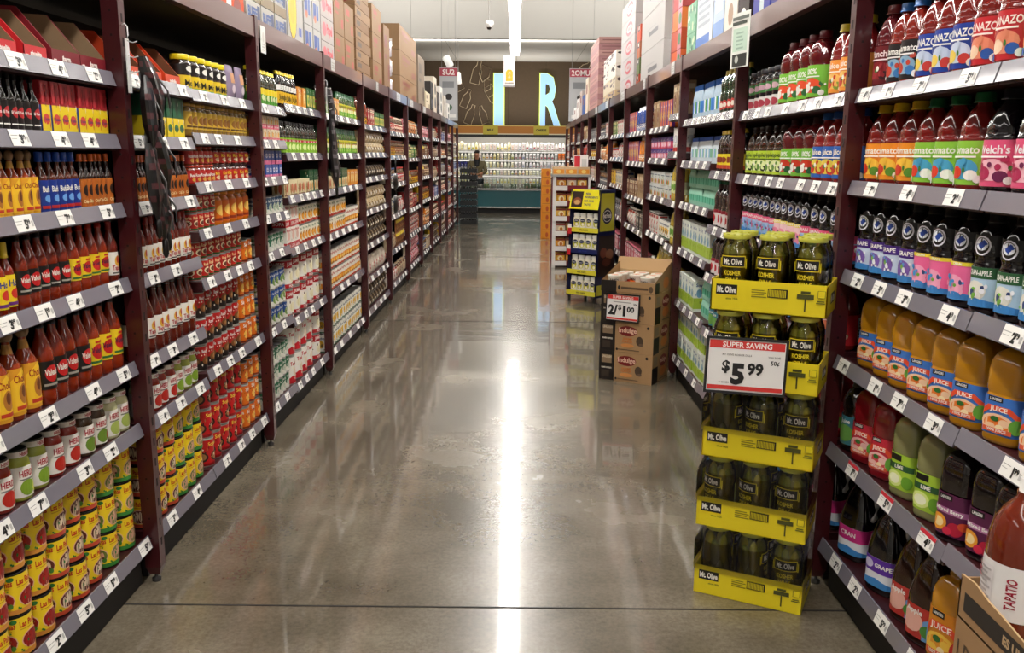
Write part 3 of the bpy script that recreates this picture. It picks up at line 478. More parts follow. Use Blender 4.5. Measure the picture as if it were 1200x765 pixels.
kind('green_pack6', 'drink_pack', 'multipack', 'pale green drink multipack', .2, .18, .11, pack_fn(.19, .18, .12, 6, 1, '9ad0b8', '7ab89c', ['3f9a7a','6ac0a0']))
kind('yellow_dark', 'syrup_bottle', 'bottle', 'dark bottle with yellow label', .075, .075, .23, bottle_fn(.23, .036, 'juice', '241410', 'e2c42c', (.1,.45,'e6cf2c',[('e',0,.6,.5,.2,'8a3a1c'),('r',-1.2,.0,1.2,.25,'b8442c')]), capr=.42), bias=.3)
kind('dark_green_cap', 'syrup_bottle', 'bottle', 'dark green bottle with gold cap', .085, .085, .24, bottle_fn(.24, .041, 'grip', '16301c', 'b8a03c', (.05,.4,'23301f',[('e',0,.5,.6,.3,'c23a34'),('e',.1,.5,.3,.16,'e8e0d0')]), capr=.42), bias=.3)
kind('cherry_dark', 'syrup_bottle', 'bottle', 'dark bottle with cherry label', .08, .08, .24, bottle_fn(.24, .038, 'grip', '2a1c1c', '5a4a44', (.05,.42,'dcd8d4',[('e',-.2,.45,.35,.25,'b8202c'),('r',-1.2,.8,1.2,1,'8a1c2c')]), capr=.4), bias=.3)
kind('white_carton', 'milk_carton', 'carton', 'white and lime drink carton', .085, .07, .2, carton_fn(.083, .07, .198, 'e4ebe0', [('r',-1,.1,1,.45,'a4c23a'),('e',0,.6,.5,.14,'6a9ab8'),('t','Soy',0,.85,.1,'3a5a8a')]), bias=0)
kind('oil', 'oil_bottle', 'bottle', 'clear bottle of golden oil', .09, .09, .29, bottle_fn(.29, .043, 'juice', 'b9a03a', 'd8d8a8', (.2,.5,'d8dca8',[('e',0,.5,.5,.3,'6a9a3a')]), capr=.4), bias=.2)
kind('white_tall_can', 'milk_can', 'can', 'tall white can with red base', .08, .08, .18, can_fn(.178, .039, 'e8e6e0', [('r',-1.2,0,1.2,.2,'b83a34'),('r',-.5,.4,.5,.7,'c8ccd0')]))
kind('kraft_box', 'cereal_box', 'box', 'brown and beige cereal box', .14, .07, .22, carton_fn(.138, .07, .218, 'a98b66', [('e',0,.45,.6,.22,'7a4a2a'),('r',-.8,.75,.8,.9,'d8c8a8')]))
kind('orange_cereal', 'cereal_box', 'box', 'orange and purple cereal box', .1, .07, .2, carton_fn(.098, .07, .198, 'e8761c', [('r',-1,0,-.3,1,'6a2c8c'),('e',.3,.45,.45,.2,'f6cf5a'),('t','Oats',.3,.82,.09,W_,1)]))
kind('pink_pack', 'fruit_snack_box', 'box', 'pink and purple snack box', .15, .1, .085, carton_fn(.148, .1, .083, 'd8486a', [('r',-1,.6,1,1,'4a2c7c'),('e',-.3,.35,.4,.25,'f0c0c8'),('e',.5,.35,.3,.22,'e8d0e8')]))
kind('white_fruit_box', 'fruit_cup_pack', 'pack', 'white pack of fruit cups', .16, .1, .1, carton_fn(.158, .1, .098, 'dde2e0', [('e',-.5,.25,.25,.2,'d8402c'),('e',0,.25,.25,.2,'5a9a3a'),('e',.5,.25,.25,.2,'e89a2c'),('r',-.9,.7,.9,.78,'5a6a78')]))
PAL = [
 ('beige','d9c9a8','8a4a2c'),('brown','7a4a2c','e0cfae'),('red','b3262a','f0e0c8'),('yellow','e8c32a','8a3a1c'),('orange','e2841f','fbe9c4'),
 ('white','e6e3dc','c23a34'),('black','201c1c','d0c4b4'),('blue','2c4f9a','e2e6ee'),('green','3d7a3c','eadf9a'),('pink','cf6a7a','f4e2e4'),('cream','eadfc2','3a5a8a'),('grey','8f9298','23242a')]
for nm, c1, c2 in PAL:
    it = [('e', 0, .42, .62, .24, c2), ('e', .05, .38, .35, .13, c1), ('r', -.8, .76, .8, .9, c2), ('r', -.5, .06, .5, .12, c2), ('r', -1, .93, 1, 1, '3a2a24'), ('e', -.45, .3, .2, .1, '5a3a24'), ('e', .4, .5, .18, .09, 'f0ece0'), ('r', -.6, .8, .2, .86, '2a2020')]
    kind('fc_'+nm, 'food_carton', 'carton', nm+' food carton', .12, .08, .17, carton_fn(.117, .08, .165, c1, it))
    kind('fb_'+nm, 'food_bag', 'bag', nm+' food bag', .15, .08, .17, bag_fn(.15, .08, .17, c1, it+specks(-.9,.1,.9,.9,[c2,'d8d0c4','6a5a4a'],8,len(nm),.09)))
    kind('ft_'+nm, 'food_tin', 'can', nm+' food tin', .1, .1, .12, can_fn(.118, .048, c1, it))
    kind('fj_'+nm, 'pantry_jar', 'jar', nm+'-labelled pantry jar', .09, .09, .17, bottle_fn(.17, .043, 'jar', '6a5038', c2, (.08,.66,c1,it), capr=.86, lid=True))
    kind('fp_'+nm, 'pantry_bottle', 'bottle', nm+'-labelled pantry bottle', .09, .09, .23, bottle_fn(.23, .043, 'squeeze', c2 if nm in ('white','cream','yellow') else c1, c2, (.08,.34,c1,it), capr=.45, capz=.87))

# ================================================================== RACKS
ORD = 'first second third fourth fifth sixth seventh eighth ninth tenth eleventh twelfth thirteenth fourteenth fifteenth sixteenth seventeenth eighteenth nineteenth twentieth'.split()
def ordw(n): return ORD[n] if n < 20 else ('twenty-'+ORD[n-20] if n < 29 else ('thirtieth' if n == 29 else 'thirty-'+ORD[n-30]))
BAYN = ['nearest', 'second', 'third', 'fourth', 'fifth', 'sixth', 'seventh', 'eighth', 'ninth', 'tenth', 'eleventh', 'twelfth']
def shelfname(i, n): return 'top' if i == 0 else ('bottom' if i == n-1 else ORD[i])
railm = M('75717b', .26, .5); tagm = M('f0eee9', .5); inkm = M('1a1a1a', .6); redm = M('c8283a', .5); slotm = M('120608', .8)
TXT = ['4 49', '3 99', '2 79', '5 99', '1 99', '4 19', '2 99', '7 99']
def rack(side, i, segs, y0, y1, near):
    X = XL if side == 'left' else XR; q = -1 if side == 'left' else 1      # q: into the rack
    lip = LIPL if side == 'left' else LIPR
    t = empty('shelving_unit', (X, y1, 0), label=f'dark red steel shelving unit with price rails, {BAYN[i]} bay of the {side} rack', cat='shelving', group=f'shelving units of the {side} rack')
    T = lambda x, y, z: (x-X, y-y1, z)
    def bx(g, x0, a0, z0, x1, a1, z1, m): x0, x1 = sorted((x0, x1)); p, r = T(x0, a0, z0), T(x1, a1, z1); g.box(*p, *r, m)
    g = G(); a, b, c = .0225, .055, .01
    bx(g, X, y1-a, .06, X+q*b, y1+a, ZT+.01, rackm)
    p = [(X, y1-a), (X, y1+a), (X+q*b, y1+a), (X+q*b, y1-a)]; pp = [(X+q*c, y1-a+c), (X+q*c, y1+a-c), (X+q*(b-c), y1+a-c), (X+q*(b-c), y1-a+c)]
    vs = [T(x, y, .06) for x, y in p]+[T(x, y, .03) for x, y in pp]
    g.add(vs, [(0,1,5,4),(1,2,6,5),(2,3,7,6),(3,0,4,7),(4,5,6,7)], rackm)
    if near:
        for k in range(26):
            z = .14+k*.075; bx(g, X-q*.0006, y1-.005, z, X+q*.001, y1+.005, z+.028, slotm)
            if k % 1 == 0: bx(g, X+q*.024, y1-a-.0006, z+.03, X+q*.031, y1-a+.001, z+.037, slotm)
    up = g.obj('upright', t)
    g = G(); g.lathe([(.35,1),(.35,.5),(1,.4),(1,0)][::-1], .016, .03, M('1b1714', .6), 12, c=(q*b/2, 0)); f = g.obj('leveling_foot', up)
    g = G(); bx(g, X+q*.004, y0+a+.001, ZB, X+q*.045, y1-a-.0005, ZT, beamm); g.obj('top_beam', t)
    g = G(); bx(g, X+q*.06, y0+.002, ZB+.03, X+q*1.0, y1-.002, ZB+.05, M('2a1f1a', .8)); g.obj('top_deck', t)
    g = G(); bx(g, lip+q*.62, y0+.002, .05, lip+q*.63, y1-.002, ZB, darkm); g.obj('back_panel', t)
    g = G(); bx(g, lip+q*.05, y0+.026, .0, lip+q*.07, y1-.026, .12, M('17130f', .7)); g.obj('kick_plate', t)
    rn = random.Random(i*7+(side == 'left'))
    for (ya, yb, zs) in segs:
        for k, zc in enumerate(zs):
            g = G(); bx(g, lip+q*.012, ya+.004, zc-.03, lip+q*.6, yb-.004, zc+.010, M('34090e', .45)); sh = g.obj('shelf', t)
            g = G(); A = T(lip, ya+.004, zc-.024); B = T(lip+q*.014, ya+.004, zc+.022); L = yb-ya-.008; e = q*.004
            v = [A, B, (B[0]+e, B[1], B[2]), (A[0]+e, A[1], A[2])]; v += [(x, y+L, z) for x, y, z in v]
            g.add(v, [(0,1,5,4),(1,2,6,5),(2,3,7,6),(3,0,4,7),(0,3,2,1),(4,5,6,7)], railm)
            g.obj('price_rail', sh)
            y = ya+rn.uniform(.04, .12); wd = .085 if i < 3 else .11; red = side == 'right' and i == 0 and k == 4
            while y < yb-wd:
                g = G(); fn = (lambda y: lambda u, v, o: T(lip+q*(.014*(v/.046))-q*(.0015+o), y+(u if q > 0 else -u)*(-1), zc-.024+v))(y+wd/2)
                vs = [fn(-wd/2, .003, 0), fn(wd/2, .003, 0), fn(wd/2, .045, 0), fn(-wd/2, .045, 0)]
                g.add(vs, [(0,1,2,3)], tagm)
                it = [('r', -.92, .55, -.2, .6, '9a9894'), ('r', -.92, .3, -.35, .35, 'b0aeaa'), ('r', .62, .2, .9, .6, '8a8884')]
                if i < 3: tx = rn.choice(TXT).split(); it = [('r', -.92, .62, -.2, .66, '9a9894'), ('r', -.92, .42, -.35, .46, 'b0aeaa'), ('t', tx[0], .12, .42, .52, '1a1a1a', .5), ('t', tx[1], .4, .55, .28, '1a1a1a', .4), ('r', .68, .25, .9, .6, 'b8b6b2')]
                if red: it = [('r', -1, .74, 1, 1, 'c8283a')]+it
                g.art(fn, wd/2, .003, .045, it, off0=.0004); g.obj('price_tag', sh)
                y += rn.choice((.17, .21, .26)) if i < 3 else rn.choice((.24, .34))+.0*i
    return t

_cnt = {}
def meshes(k, lod):
    if lod in k.cache: return k.cache[lod]
    P = k.fn((28, 16, 12)[lod])
    if lod == 0: r = [(n, g.mesh(n if j else k.name)) for j, (n, g) in enumerate(P)]
    else:
        G0 = G()
        for n, g in P: G0.merge(g)
        r = [(k.name, G0.mesh(k.name))]
    k.cache[lod] = r; return r
NPL = [0]
def place(key, x, y, z, rz, label, group, lod=0, name=None):
    k = KINDS[key]; ms = meshes(k, lod)
    o = bpy.data.objects.new(name or k.name, ms[0][1]); COL.objects.link(o); o.location = (x, y, z); o.rotation_euler[2] = rz
    tag(o, label, k.cat, group)
    for n, me in ms[1:]:
        c = bpy.data.objects.new(n, me); COL.objects.link(c); c.parent = o
    NPL[0] += 1; return o
def row(side, bay, si, ns, zc, key, ya, yb, layers=1, lod=0, setb=.03, top=9):
    k = KINDS[key]; lip = LIPL if side == 'left' else LIPR; q = -1 if side == 'left' else 1
    zs = shelfname(si, ns); n = max(1, int((yb-ya+.004)/k.w+.04)); pitch = (yb-ya)/n
    base = PI/2 if side == 'left' else -PI/2
    sc = min(1, (top-.032-zc-.0102)/(layers*k.h))
    for L in range(layers):
        for j in range(n):
            ck = (k.desc, side, bay, si, L, layers > 1); c = _cnt.get(ck, 0); _cnt[ck] = c+1
            y = ya+pitch*(j+.5)
            x = lip+q*(setb+k.d/2+random.uniform(0, .008)); b = k.bias
            rz = base + (-b if side == 'left' else b) + random.uniform(-.07, .07)*(1 if k.cat in ('bottle', 'jar', 'can') else .12)
            lay = '' if layers == 1 else (('lower', 'upper') if layers == 2 else (('lowest', 'middle', 'uppermost') if layers == 3 else ('lowest', 'second', 'third', 'uppermost')))[L]+' layer, '
            lab = f'{k.desc}, {BAYN[bay]} {side} bay, {zs} shelf, {lay}{ordw(c)} along'
            place(key, x, y, zc+.0104+L*k.h*sc, rz, lab, f'{k.desc}s on the {zs} shelf of the {BAYN[bay]} {side} bay', lod).scale = (sc**.5, sc**.5, sc*.998)
def fill(side, bay, segs, y0, y1, lod):
    """segs: (ya, yb, [(zc, [(kind, a, b, layers)])...])"""
    rack(side, bay, [(a, b, [s[0] for s in sh]) for a, b, sh in segs], y0, y1, bay < 5)
    for a, b, sh in segs:
        for si, (zc, items) in enumerate(sh):
            for it in items: row(side, bay, si, len(sh), zc, it[0], it[1], it[2], it[3] if len(it) > 3 else 1, lod, top=sh[si-1][0] if si else 2.09)
c1, c2, c3, c4 = 1.43, 2.07, 2.88, 3.55
fill('left', 0, [(1.43, 2.885, [
 (1.763, [('red_tray',2.1,2.55),('maroon_tray',2.55,2.88)]),
 (1.566, [('black_hot',2.0,2.47),('yuc_red',2.475,2.88)]),
 (1.345, [('cholula',1.95,2.44),('blue_hot',2.455,2.66),('orange_hot',2.67,2.88)]),
 (1.097, [('yellow_slim',1.9,2.29),('val_black',2.3,2.57),('val_yellow',2.57,2.82),('tap_small',2.825,2.88)]),
 (.807, [('cholula_big',1.85,2.36),('val_black_big',2.37,2.645),('val_yellow_big',2.65,2.88)]),
 (.585, [('salsa_red',1.85,2.19),('salsa_green',2.19,2.37),('salsa_red',2.37,2.55),('salsa_dark',2.55,2.72),('salsa_pale',2.72,2.88)]),
 (.165, [('lp_sauce',1.8,2.32,3),('lp_red',2.32,2.62,3),('lp_green',2.62,2.88,3)])])], 1.4085, 2.9085, 0)
fill('left', 1, [(2.935, 3.555, [
 (1.768, [('orange_tray',3.0,3.53)]), (1.567, [('yuc_green',3.15,3.54)]), (1.34, [('orange_hot',2.98,3.54)]),
 (1.09, [('tap_small',2.96,3.54)]), (.796, [('tap_big',2.95,3.54)]), (.574, [('salsa_pale',2.95,3.08),('salsa_red',3.08,3.3),('salsa_green',3.3,3.54)]),
 (.165, [('lp_red',2.95,3.25,3),('lp_green',3.25,3.54,3)])]),
 (3.555, 4.385, [
 (1.76, [('mole',3.6,4.12),('purple_bag',4.12,4.38)]), (1.588, [('gold_jar',3.58,4.38)]), (1.39, [('red_jar',3.58,3.88,2),('bouillon',3.88,4.38,2)]),
 (1.197, [('red_can_small',3.58,3.86,2),('orange_jar',3.88,4.37)]), (.989, [('red_can_small',3.58,4.2,2),('orange_can',4.2,4.38)]),
 (.598, [('black_red_can',3.58,4.12,3),('orange_can',4.13,4.38,3)]), (.165, [('tall_red_can',3.58,4.1,3),('orange_can',4.11,4.38,3)])])], 2.9085, 4.4085, 0)
fill('left', 2, [(4.435, 4.985, [
 (1.758, [('sazon',4.45,4.97)]), (1.578, [('pink_box',4.45,4.97,2)]), (1.385, [('blue_box',4.45,4.97,2)]), (1.19, [('grey_tin',4.45,4.97,1)]), (.99, [('green_tin',4.45,4.97,1)]),
 (.585, [('blue_tin',4.45,4.97,3)]), (.165, [('green_tin',4.45,4.97,3)])]),
 (4.985, 5.885, [
 (1.785, [('black_sauce',5.0,5.38),('orange_pack',5.38,5.62),('green_pack',5.62,5.88)]), (1.512, [('lime_bottle',5.0,5.88)]), (1.268, [('cream_box',5.0,5.6),('green_box',5.6,5.86)]),
 (.966, [('white_red_box',5.0,5.3,2),('gold_can',5.31,5.87,2)]), (.55, [('hominy',5.0,5.87,2)]), (.15, [('menudo',5.0,5.6,2),('hominy',5.6,5.87,2)])])], 4.4085, 5.9085, 0)
fill('left', 3, [(5.935, 7.385, [
 (1.783, [('lime_bottle',5.96,6.4),('orange_pack',6.4,6.65),('green_bottle',6.65,7.37)]), (1.513, [('green_bottle',5.96,7.37)]), (1.262, [('cream_box',5.96,6.4),('green_box',6.4,6.9),('orange_pack',6.9,7.35)]),
 (.953, [('gold_can',5.96,6.8,2),('orange_white_can',6.8,7.37,1)]), (.545, [('orange_white_can',5.96,7.37,2)]), (.13, [('yellow_white_can',5.96,7.37,2)])])], 5.9085, 7.4085, 1)
fill('left', 4, [(7.435, 8.885, [
 (1.76, [('fp_yellow',7.45,7.9),('fc_red',7.9,8.3),('green_pack',8.3,8.87)]), (1.52, [('bean_bag',7.45,8.87,2)]), (1.305, [('dark_bean_bag',7.45,8.87,1)]),
 (1.02, [('bean_bag',7.45,8.87,2)]), (.72, [('dark_bean_bag',7.45,8.87,2)]), (.42, [('rice_bag',7.45,8.87,1)]), (.13, [('dark_bean_bag',7.45,8.87,2)])])], 7.4085, 8.9085, 1)
# ---- right rack
fill('right', 0, [(1.4377+.03, 2.07, [
 (1.729, [('ronazo_red',1.6,1.8),('ronazo_green',1.85,2.06)]), (1.436, [('welch',1.7,2.06)]), (1.147, [('grape_green',1.66,2.06)]), (.855, [('oj',1.62,2.06)]), (.545, [('dark_square',1.6,2.06)]), (.18, [('jug_orange',1.72,2.06)])]),
 (2.07, 2.912, [
 (1.729, [('ronazo_red',2.08,2.3),('ronazo_blue',2.3,2.6),('clamato',2.6,2.8),('maroon_jug',2.8,2.905)]),
 (1.436, [('welch',2.08,2.2),('tomato_green',2.2,2.56),('tomato_orange',2.56,2.9)]),
 (1.142, [('grape_green',2.08,2.19),('grape_pink',2.19,2.5),('grape_purple',2.5,2.91)]), (.845, [('oj',2.08,2.84)]),
 (.53, [('dark_square',2.08,2.21),('lime_square',2.21,2.53),('ruby',2.53,2.82),('dark_green_bottle',2.82,2.91)]),
 (.17, [('jug_orange',2.08,2.19),('jug_brown',2.19,2.43),('jug_purple',2.43,2.665),('jug_pink',2.665,2.9)])])], 1.4377, 2.9377, 0)
fill('right', 1, [(2.965, 4.412, [
 (1.728, [('orange_juicy',2.98,3.3),('bb_green',3.42,3.92),('white_jar',3.94,4.4)]), (1.426, [('blue_fruit',2.98,3.42),('motts',3.43,3.82),('olive_juice',3.83,4.4)]),
 (1.14, [('grape_small_pink',2.98,3.5),('grape_small_yellow',3.5,3.85),('grape_small_pink',3.85,4.4)]),
 (.85, [('ronazo_red',2.98,3.5),('grape_pink',3.5,4.4)]), (.53, [('ruby',2.98,3.6),('dark_green_bottle',3.6,4.4)]), (.17, [('jug_pink',2.98,4.4)])])], 2.9377, 4.4377, 0)
fill('right', 2, [(4.465, 5.03, [
 (1.745, [('dark_green_cap',4.48,5.02)]), (1.432, [('yellow_dark',4.48,5.02)]), (1.126, [('cherry_dark',4.48,5.02)]), (.85, [('cherry_dark',4.48,5.02)]), (.53, [('dark_green_bottle',4.48,5.02)]), (.17, [('ruby',4.48,5.02)])]),
 (5.03, 5.912, [
 (1.745, [('water_pack',5.05,5.62),('water_pack',5.62,5.9)]), (1.48, [('white_pack',5.05,5.9,1)]), (1.212, [('green_pack6',5.05,5.9,2)]), (.905, [('white_carton',5.05,5.9,1)]), (.55, [('green_pack6',5.05,5.4,2),('white_carton',5.4,5.9,1)]), (.16, [('white_carton',5.05,5.9,2)])])], 4.4377, 5.9377, 1)
fill('right', 3, [(5.965, 6.45, [
 (1.803, [('kraft_box',5.98,6.44)]), (1.541, [('white_tall_can',5.98,6.44)]), (1.2, [('oil',5.98,6.44)]), (.88, [('oil',5.98,6.44)]), (.5, [('dark_green_cap',5.98,6.44)]), (.16, [('white_carton',5.98,6.44)])]),
 (6.45, 7.412, [
 (1.73, [('orange_cereal',6.47,7.0),('kraft_box',7.0,7.4)]), (1.493, [('pink_pack',6.47,7.4,2)]), (1.2, [('white_fruit_box',6.47,7.4,2)]), (.9, [('yellow_white_can',6.47,6.9,1),('fc_white',6.9,7.4)]), (.52, [('oil',6.47,7.0),('fb_white',7.0,7.4)]), (.16, [('fc_pink',6.47,7.4)])])], 5.9377, 7.4377, 1)
fill('right', 4, [(7.465, 8.912, [
 (1.73, [('fc_white',7.48,7.7),('fp_blue',7.7,8.4),('orange_cereal',8.4,8.9)]), (1.456, [('fp_orange',7.48,8.2),('orange_cereal',8.2,8.9)]), (1.136, [('kraft_box',7.48,8.2),('fc_brown',8.2,8.9)]), (.85, [('fc_black',7.48,8.2),('fb_white',8.2,8.9)]), (.5, [('fc_pink',7.48,8.9)]), (.14, [('fc_cream',7.48,8.9)])])], 7.4377, 8.9377, 1)
rnd = random.Random(11)
LP_ = ['fb_beige','fb_brown','ft_red','fj_white','fb_yellow','fc_cream','spice_bag','rice_bag','fb_cream','ft_yellow','fc_red','fp_brown','fj_black','fb_white','fc_blue','dark_bean_bag','fj_red','ft_orange','fb_pink']
RP_ = ['fc_white','fc_pink','fb_white','fp_cream','fc_orange','fj_grey','fp_white','fc_beige','fb_orange','fc_grey','fj_brown','fc_yellow','ft_white','fp_green','fb_red','fc_brown','fj_white','kraft_box']
SPEC = {('left',5):[['fj_white','fj_red','fc_cream'],['fj_yellow','fj_beige'],['fj_cream','fj_white'],['fb_cream','fb_white'],['fb_beige','spice_bag'],['fb_white','fb_beige']],
 ('left',6):[['fb_pink','fb_orange'],['fj_green','fb_green'],['fb_yellow','fj_yellow'],['ft_red','fb_red'],['fj_white','ft_white'],['fb_cream','fb_pink']],
 ('left',7):[['fj_cream','fb_pink'],['spice_bag','fb_brown'],['spice_bag','fj_brown'],['ft_yellow','fj_yellow'],['fb_orange','ft_orange'],['fj_cream','fc_beige']],
 ('right',5):[['fc_white','fc_green'],['fb_white','fp_yellow'],['fc_cream','fc_yellow'],['fc_white','fb_grey'],['fb_cream','fc_pink'],['fc_beige','fj_grey']],
 ('right',6):[['fc_white','fj_grey'],['fp_orange','fb_orange'],['fj_black','fj_grey'],['fp_blue','fj_white'],['fc_brown','fc_white'],['fb_white','fc_cream']]}
for side, n, Y0 in (('left', 12, Y0L), ('right', 12, Y0R)):
    for i in range(5, n):
        y0 = Y0+S*(i-1); y1 = y0+S; a, b = y0+.03, y1-.025
        zs = [1.74, 1.49, 1.2, .87, .5, .14] if i % 2 else [1.76, 1.46, 1.14, .84, .53, .14]
        sh = []
        for si, z in enumerate(zs):
            pal = SPEC.get((side, i), [None]*6)[si] or rnd.sample(LP_ if side == 'left' else RP_, 2)
            gap = (zs[si-1]-z if si else 2.06-z)-.045; m = a+(b-a)*rnd.uniform(.35, .65); its = []
            for kk, u0, u1 in ((pal[0], a+.01, m), (pal[1], m+.01, b-.01)):
                K_k = KINDS[kk]
                if i > 7: K_k.w = max(K_k.w, .0)
                if K_k.h > gap: kk = 'ft_'+rnd.choice(('red','white','yellow')); K_k = KINDS[kk]
                its.append((kk, u0, u1, max(1, min(2, int(gap/K_k.h)))))
            sh.append((z, its))
        fill(side, i, [(a, b, sh)], y0, y1, 2)
print('placed', NPL[0])

# ================================================================== STOCK ON TOP OF THE RACKS
ZD = ZB+.0505
def crate(name, label, cat, x0, x1, y0, y1, z0, z1, col, front=(), end=(), group=None, tape=True, rz=0):
    """closed case; x given as distance into the rack from the post face. front faces the aisle, end faces the shop front"""
    side = -1 if x0 < 0 else 1
    cx, cy = (x0+x1)/2, (y0+y1)/2; w, d, h = y1-y0, abs(x1-x0), z1-z0-.002
    g = G(); m = M(col, .6); g.box(-w/2, -d/2, 0, w/2, d/2, h, m)
    g.art(flat(d/2), w/2, 0, h, front); 
    sg = 1 if side > 0 else -1          # which local side faces the shop front (-Y)
    for s_ in (1, -1): g.art(sideface(w/2, s_), d/2, 0, h, end)
    o = g.obj(name, None, (cx, cy, z0), (PI/2 if side < 0 else -PI/2)+rz); tag(o, label, cat, group)
    if tape:
        t = G(); t.box(-w/2-.001, -.025, h, w/2+.001, .025, h+.001, M('b89a6a', .3, .3))
        for s_ in (1, -1): t.box(s_*(w/2+.0012) if s_ < 0 else w/2, -.025, h-.07, -w/2 if s_ < 0 else w/2+.0012, .025, h, M('b89a6a', .3, .3))
        t.obj('packing_tape', o)
    return o
KR, KR2 = '957450', '8a6846'
def stamp(c): return [('r', -.7, .68, .1, .86, c), ('r', -.7, .52, -.1, .58, c), ('r', .35, .2, .8, .45, c)]
lx = lambda d: XL-.06-d
rx = lambda d: XR+.06+d
crate('product_case', 'bright orange case on top of the left rack with a white tag', 'box', lx(0), lx(.4), 3.55, 4.0, ZD, 2.6, 'e06a1c', [('r',.0,0,.2,.2,W_)], tape=False)
crate('product_case', 'orange-red case beside the first rack notice on the left', 'box', lx(0), lx(.4), 4.02, 4.42, ZD, 2.6, 'd8501e', [('r',-.3,0,.05,.25,W_),('e',.5,.15,.3,.1,'8a2a12')], tape=False)
for j in range(3):
    for k in range(3):
        crate('shrink_pack', f'white and kraft pack with blue lettering, {("lower","middle","upper")[k]} layer, {ORD[j]} along, above third left bay', 'pack', lx(0), lx(.3), 4.46+j*.26, 4.70+j*.26, ZD+k*.15, ZD+.148+k*.15, 'bcb9b2', [('r',-1,0,1,.35,'8a7656'),('t','BUFFET',0,.62,.32,'3a5a9a',1.6),('r',.5,.4,.9,.9,'2c3c6a')], [('r',-1,0,1,.35,'b09a76'),('e',0,.6,.4,.2,'9a8a74')], tape=False, group='white and kraft packs on the left rack top')
crate('product_case', 'white case printed with a big yellow circle', 'box', lx(0), lx(.35), 5.25, 5.62, ZD, 2.62, 'bdbbb8', [('e',-.35,.5,.55,.4,'2a2a2a'),('e',-.35,.5,.51,.37,'f2c81e'),('e',-.35,.5,.3,.2,'e8b81c'),('r',.4,.2,.75,.3,'3a5ab0')], tape=False)
for j in range(2):
    for k in range(2):
        crate('shrink_pack', f'white pack of blue cans, {("lower","upper")[k]} layer, {ORD[j]} along', 'pack', lx(0), lx(.3), 5.66+j*.24, 5.88+j*.24, ZD+k*.2, ZD+.198+k*.2, 'bbb9b6', [('r',-.8,.3,-.1,.8,'2c4f9e'),('r',.05,.3,.5,.8,'3460b0'),('e',-.4,.3,.3,.12,'c87a5a')], tape=False, group='packs of blue cans on the left rack top')
for k in range(3):
    crate('tissue_pack', f'white plastic-wrapped pack with red print, {("lowest","middle","upper")[k]} in its pile', 'pack', lx(0), lx(.35), 6.14, 6.55, ZD+k*.16, ZD+.158+k*.16, 'bcb4b2', [('e',-.5,.5,.3,.3,'d8707a'),('t','Papel',.3,.5,.4,'d24a5a',1)], [('e',0,.5,.4,.3,'d8707a')], tape=False, group='wrapped packs with red print')
for j in range(2):
    for k in range(3-j):
        crate('shipping_box', f'tall brown shipping box, {("bottom","middle","top")[k]} of the {("nearer","farther")[j]} pile above fourth left bay', 'box', lx(0), lx(.42), 6.58+j*.4, 6.96+j*.4, ZD+k*.27, ZD+.268+k*.27, KR, stamp('b0402c'), stamp('a8382a'), 'brown shipping boxes on the left rack top')
for k in range(9):
    h = .085; crate('shipping_box', f'flat brown case, {ORD[k]} from the bottom of the pile above fifth left bay', 'box', lx(0), lx(.5-.05*(k % 2)), 7.45, 8.2-.05*(k % 3), ZD+k*h, ZD+(k+1)*h-.002, KR2 if k % 2 else KR, [('r',-.8,.3,-.3,.75,'4a3828')], [('r',-.8,.4,-.2,.7,'3f3024'),('r',.4,.3,.7,.7,'7a2c20')], 'flat brown cases piled on the left rack top')
for k in range(3):
    crate('shipping_box', f'large brown shipping box, {("bottom","middle","top")[k]} of its pile above the fifth left bay', 'box', lx(.0), lx(.5), 8.3, 8.85, ZD+k*.25, ZD+.248+k*.25, KR, stamp('9a3a2a'), [('r',-.5,.5,.5,.8,'b0402c')], 'large brown boxes above the fifth left bay')
crate('product_case', 'tall brown box standing alone above the sixth left bay', 'box', lx(0), lx(.4), 9.0, 9.4, ZD, 2.8, KR2, stamp('7a2c20'), stamp('7a2c20'))
for k in range(3):
    g = G(); g.lathe([(.7,0),(1,.12),(1,.88),(.7,1)], .16, .2, M('d8d4dc', .25, .6), 16); g.art(cylf(.16), .2, 0, .2, specks(-1,.1,1,.9,['7a5a9a','9a90a0','b0a8b8'],8,k,.14), True)
    tag(g.obj('wrapped_roll', None, (lx(.18), 9.7, ZD+k*.2)), f'plastic-wrapped purple and white roll, {("bottom","middle","top")[k]} of three', 'roll', 'wrapped rolls on the left rack top')
for k in range(3):
    crate('shipping_box', f'big brown box, {("bottom","middle","top")[k]} of the pile above the sixth and seventh left bays', 'box', lx(0), lx(.55), 10.2, 11.9, ZD+k*.28, ZD+.278+k*.28, KR, stamp('8a4a34'), [('r',-.7,.55,.2,.8,'b0402c'),('r',.4,.1,.7,.4,'e8e4dc')], 'big brown boxes above the sixth left bay')
crate('product_case', 'grey-brown box above the eighth left bay', 'box', lx(0), lx(.5), 12.1, 12.9, ZD, 2.85, '8a7a68', stamp('5a4a3c'), stamp('5a4a3c'))
g = G(); g.lathe([(1,0),(1,1)], .16, .42, M('c9cdd0', .3, .5), 20); g.lathe([(1.02,.0),(1.02,.12)], .16, .42, M('eceae6', .5), 20, caps=False)
tag(g.obj('plastic_drum', None, (lx(.2), 13.3, ZD+.3)), 'grey-white translucent drum standing on a case above the left rack', 'drum')
crate('product_case', 'cream case under the translucent drum', 'box', lx(0), lx(.4), 13.05, 13.7, ZD, ZD+.299, 'd9cdb2', stamp('8a7a5a'), ())
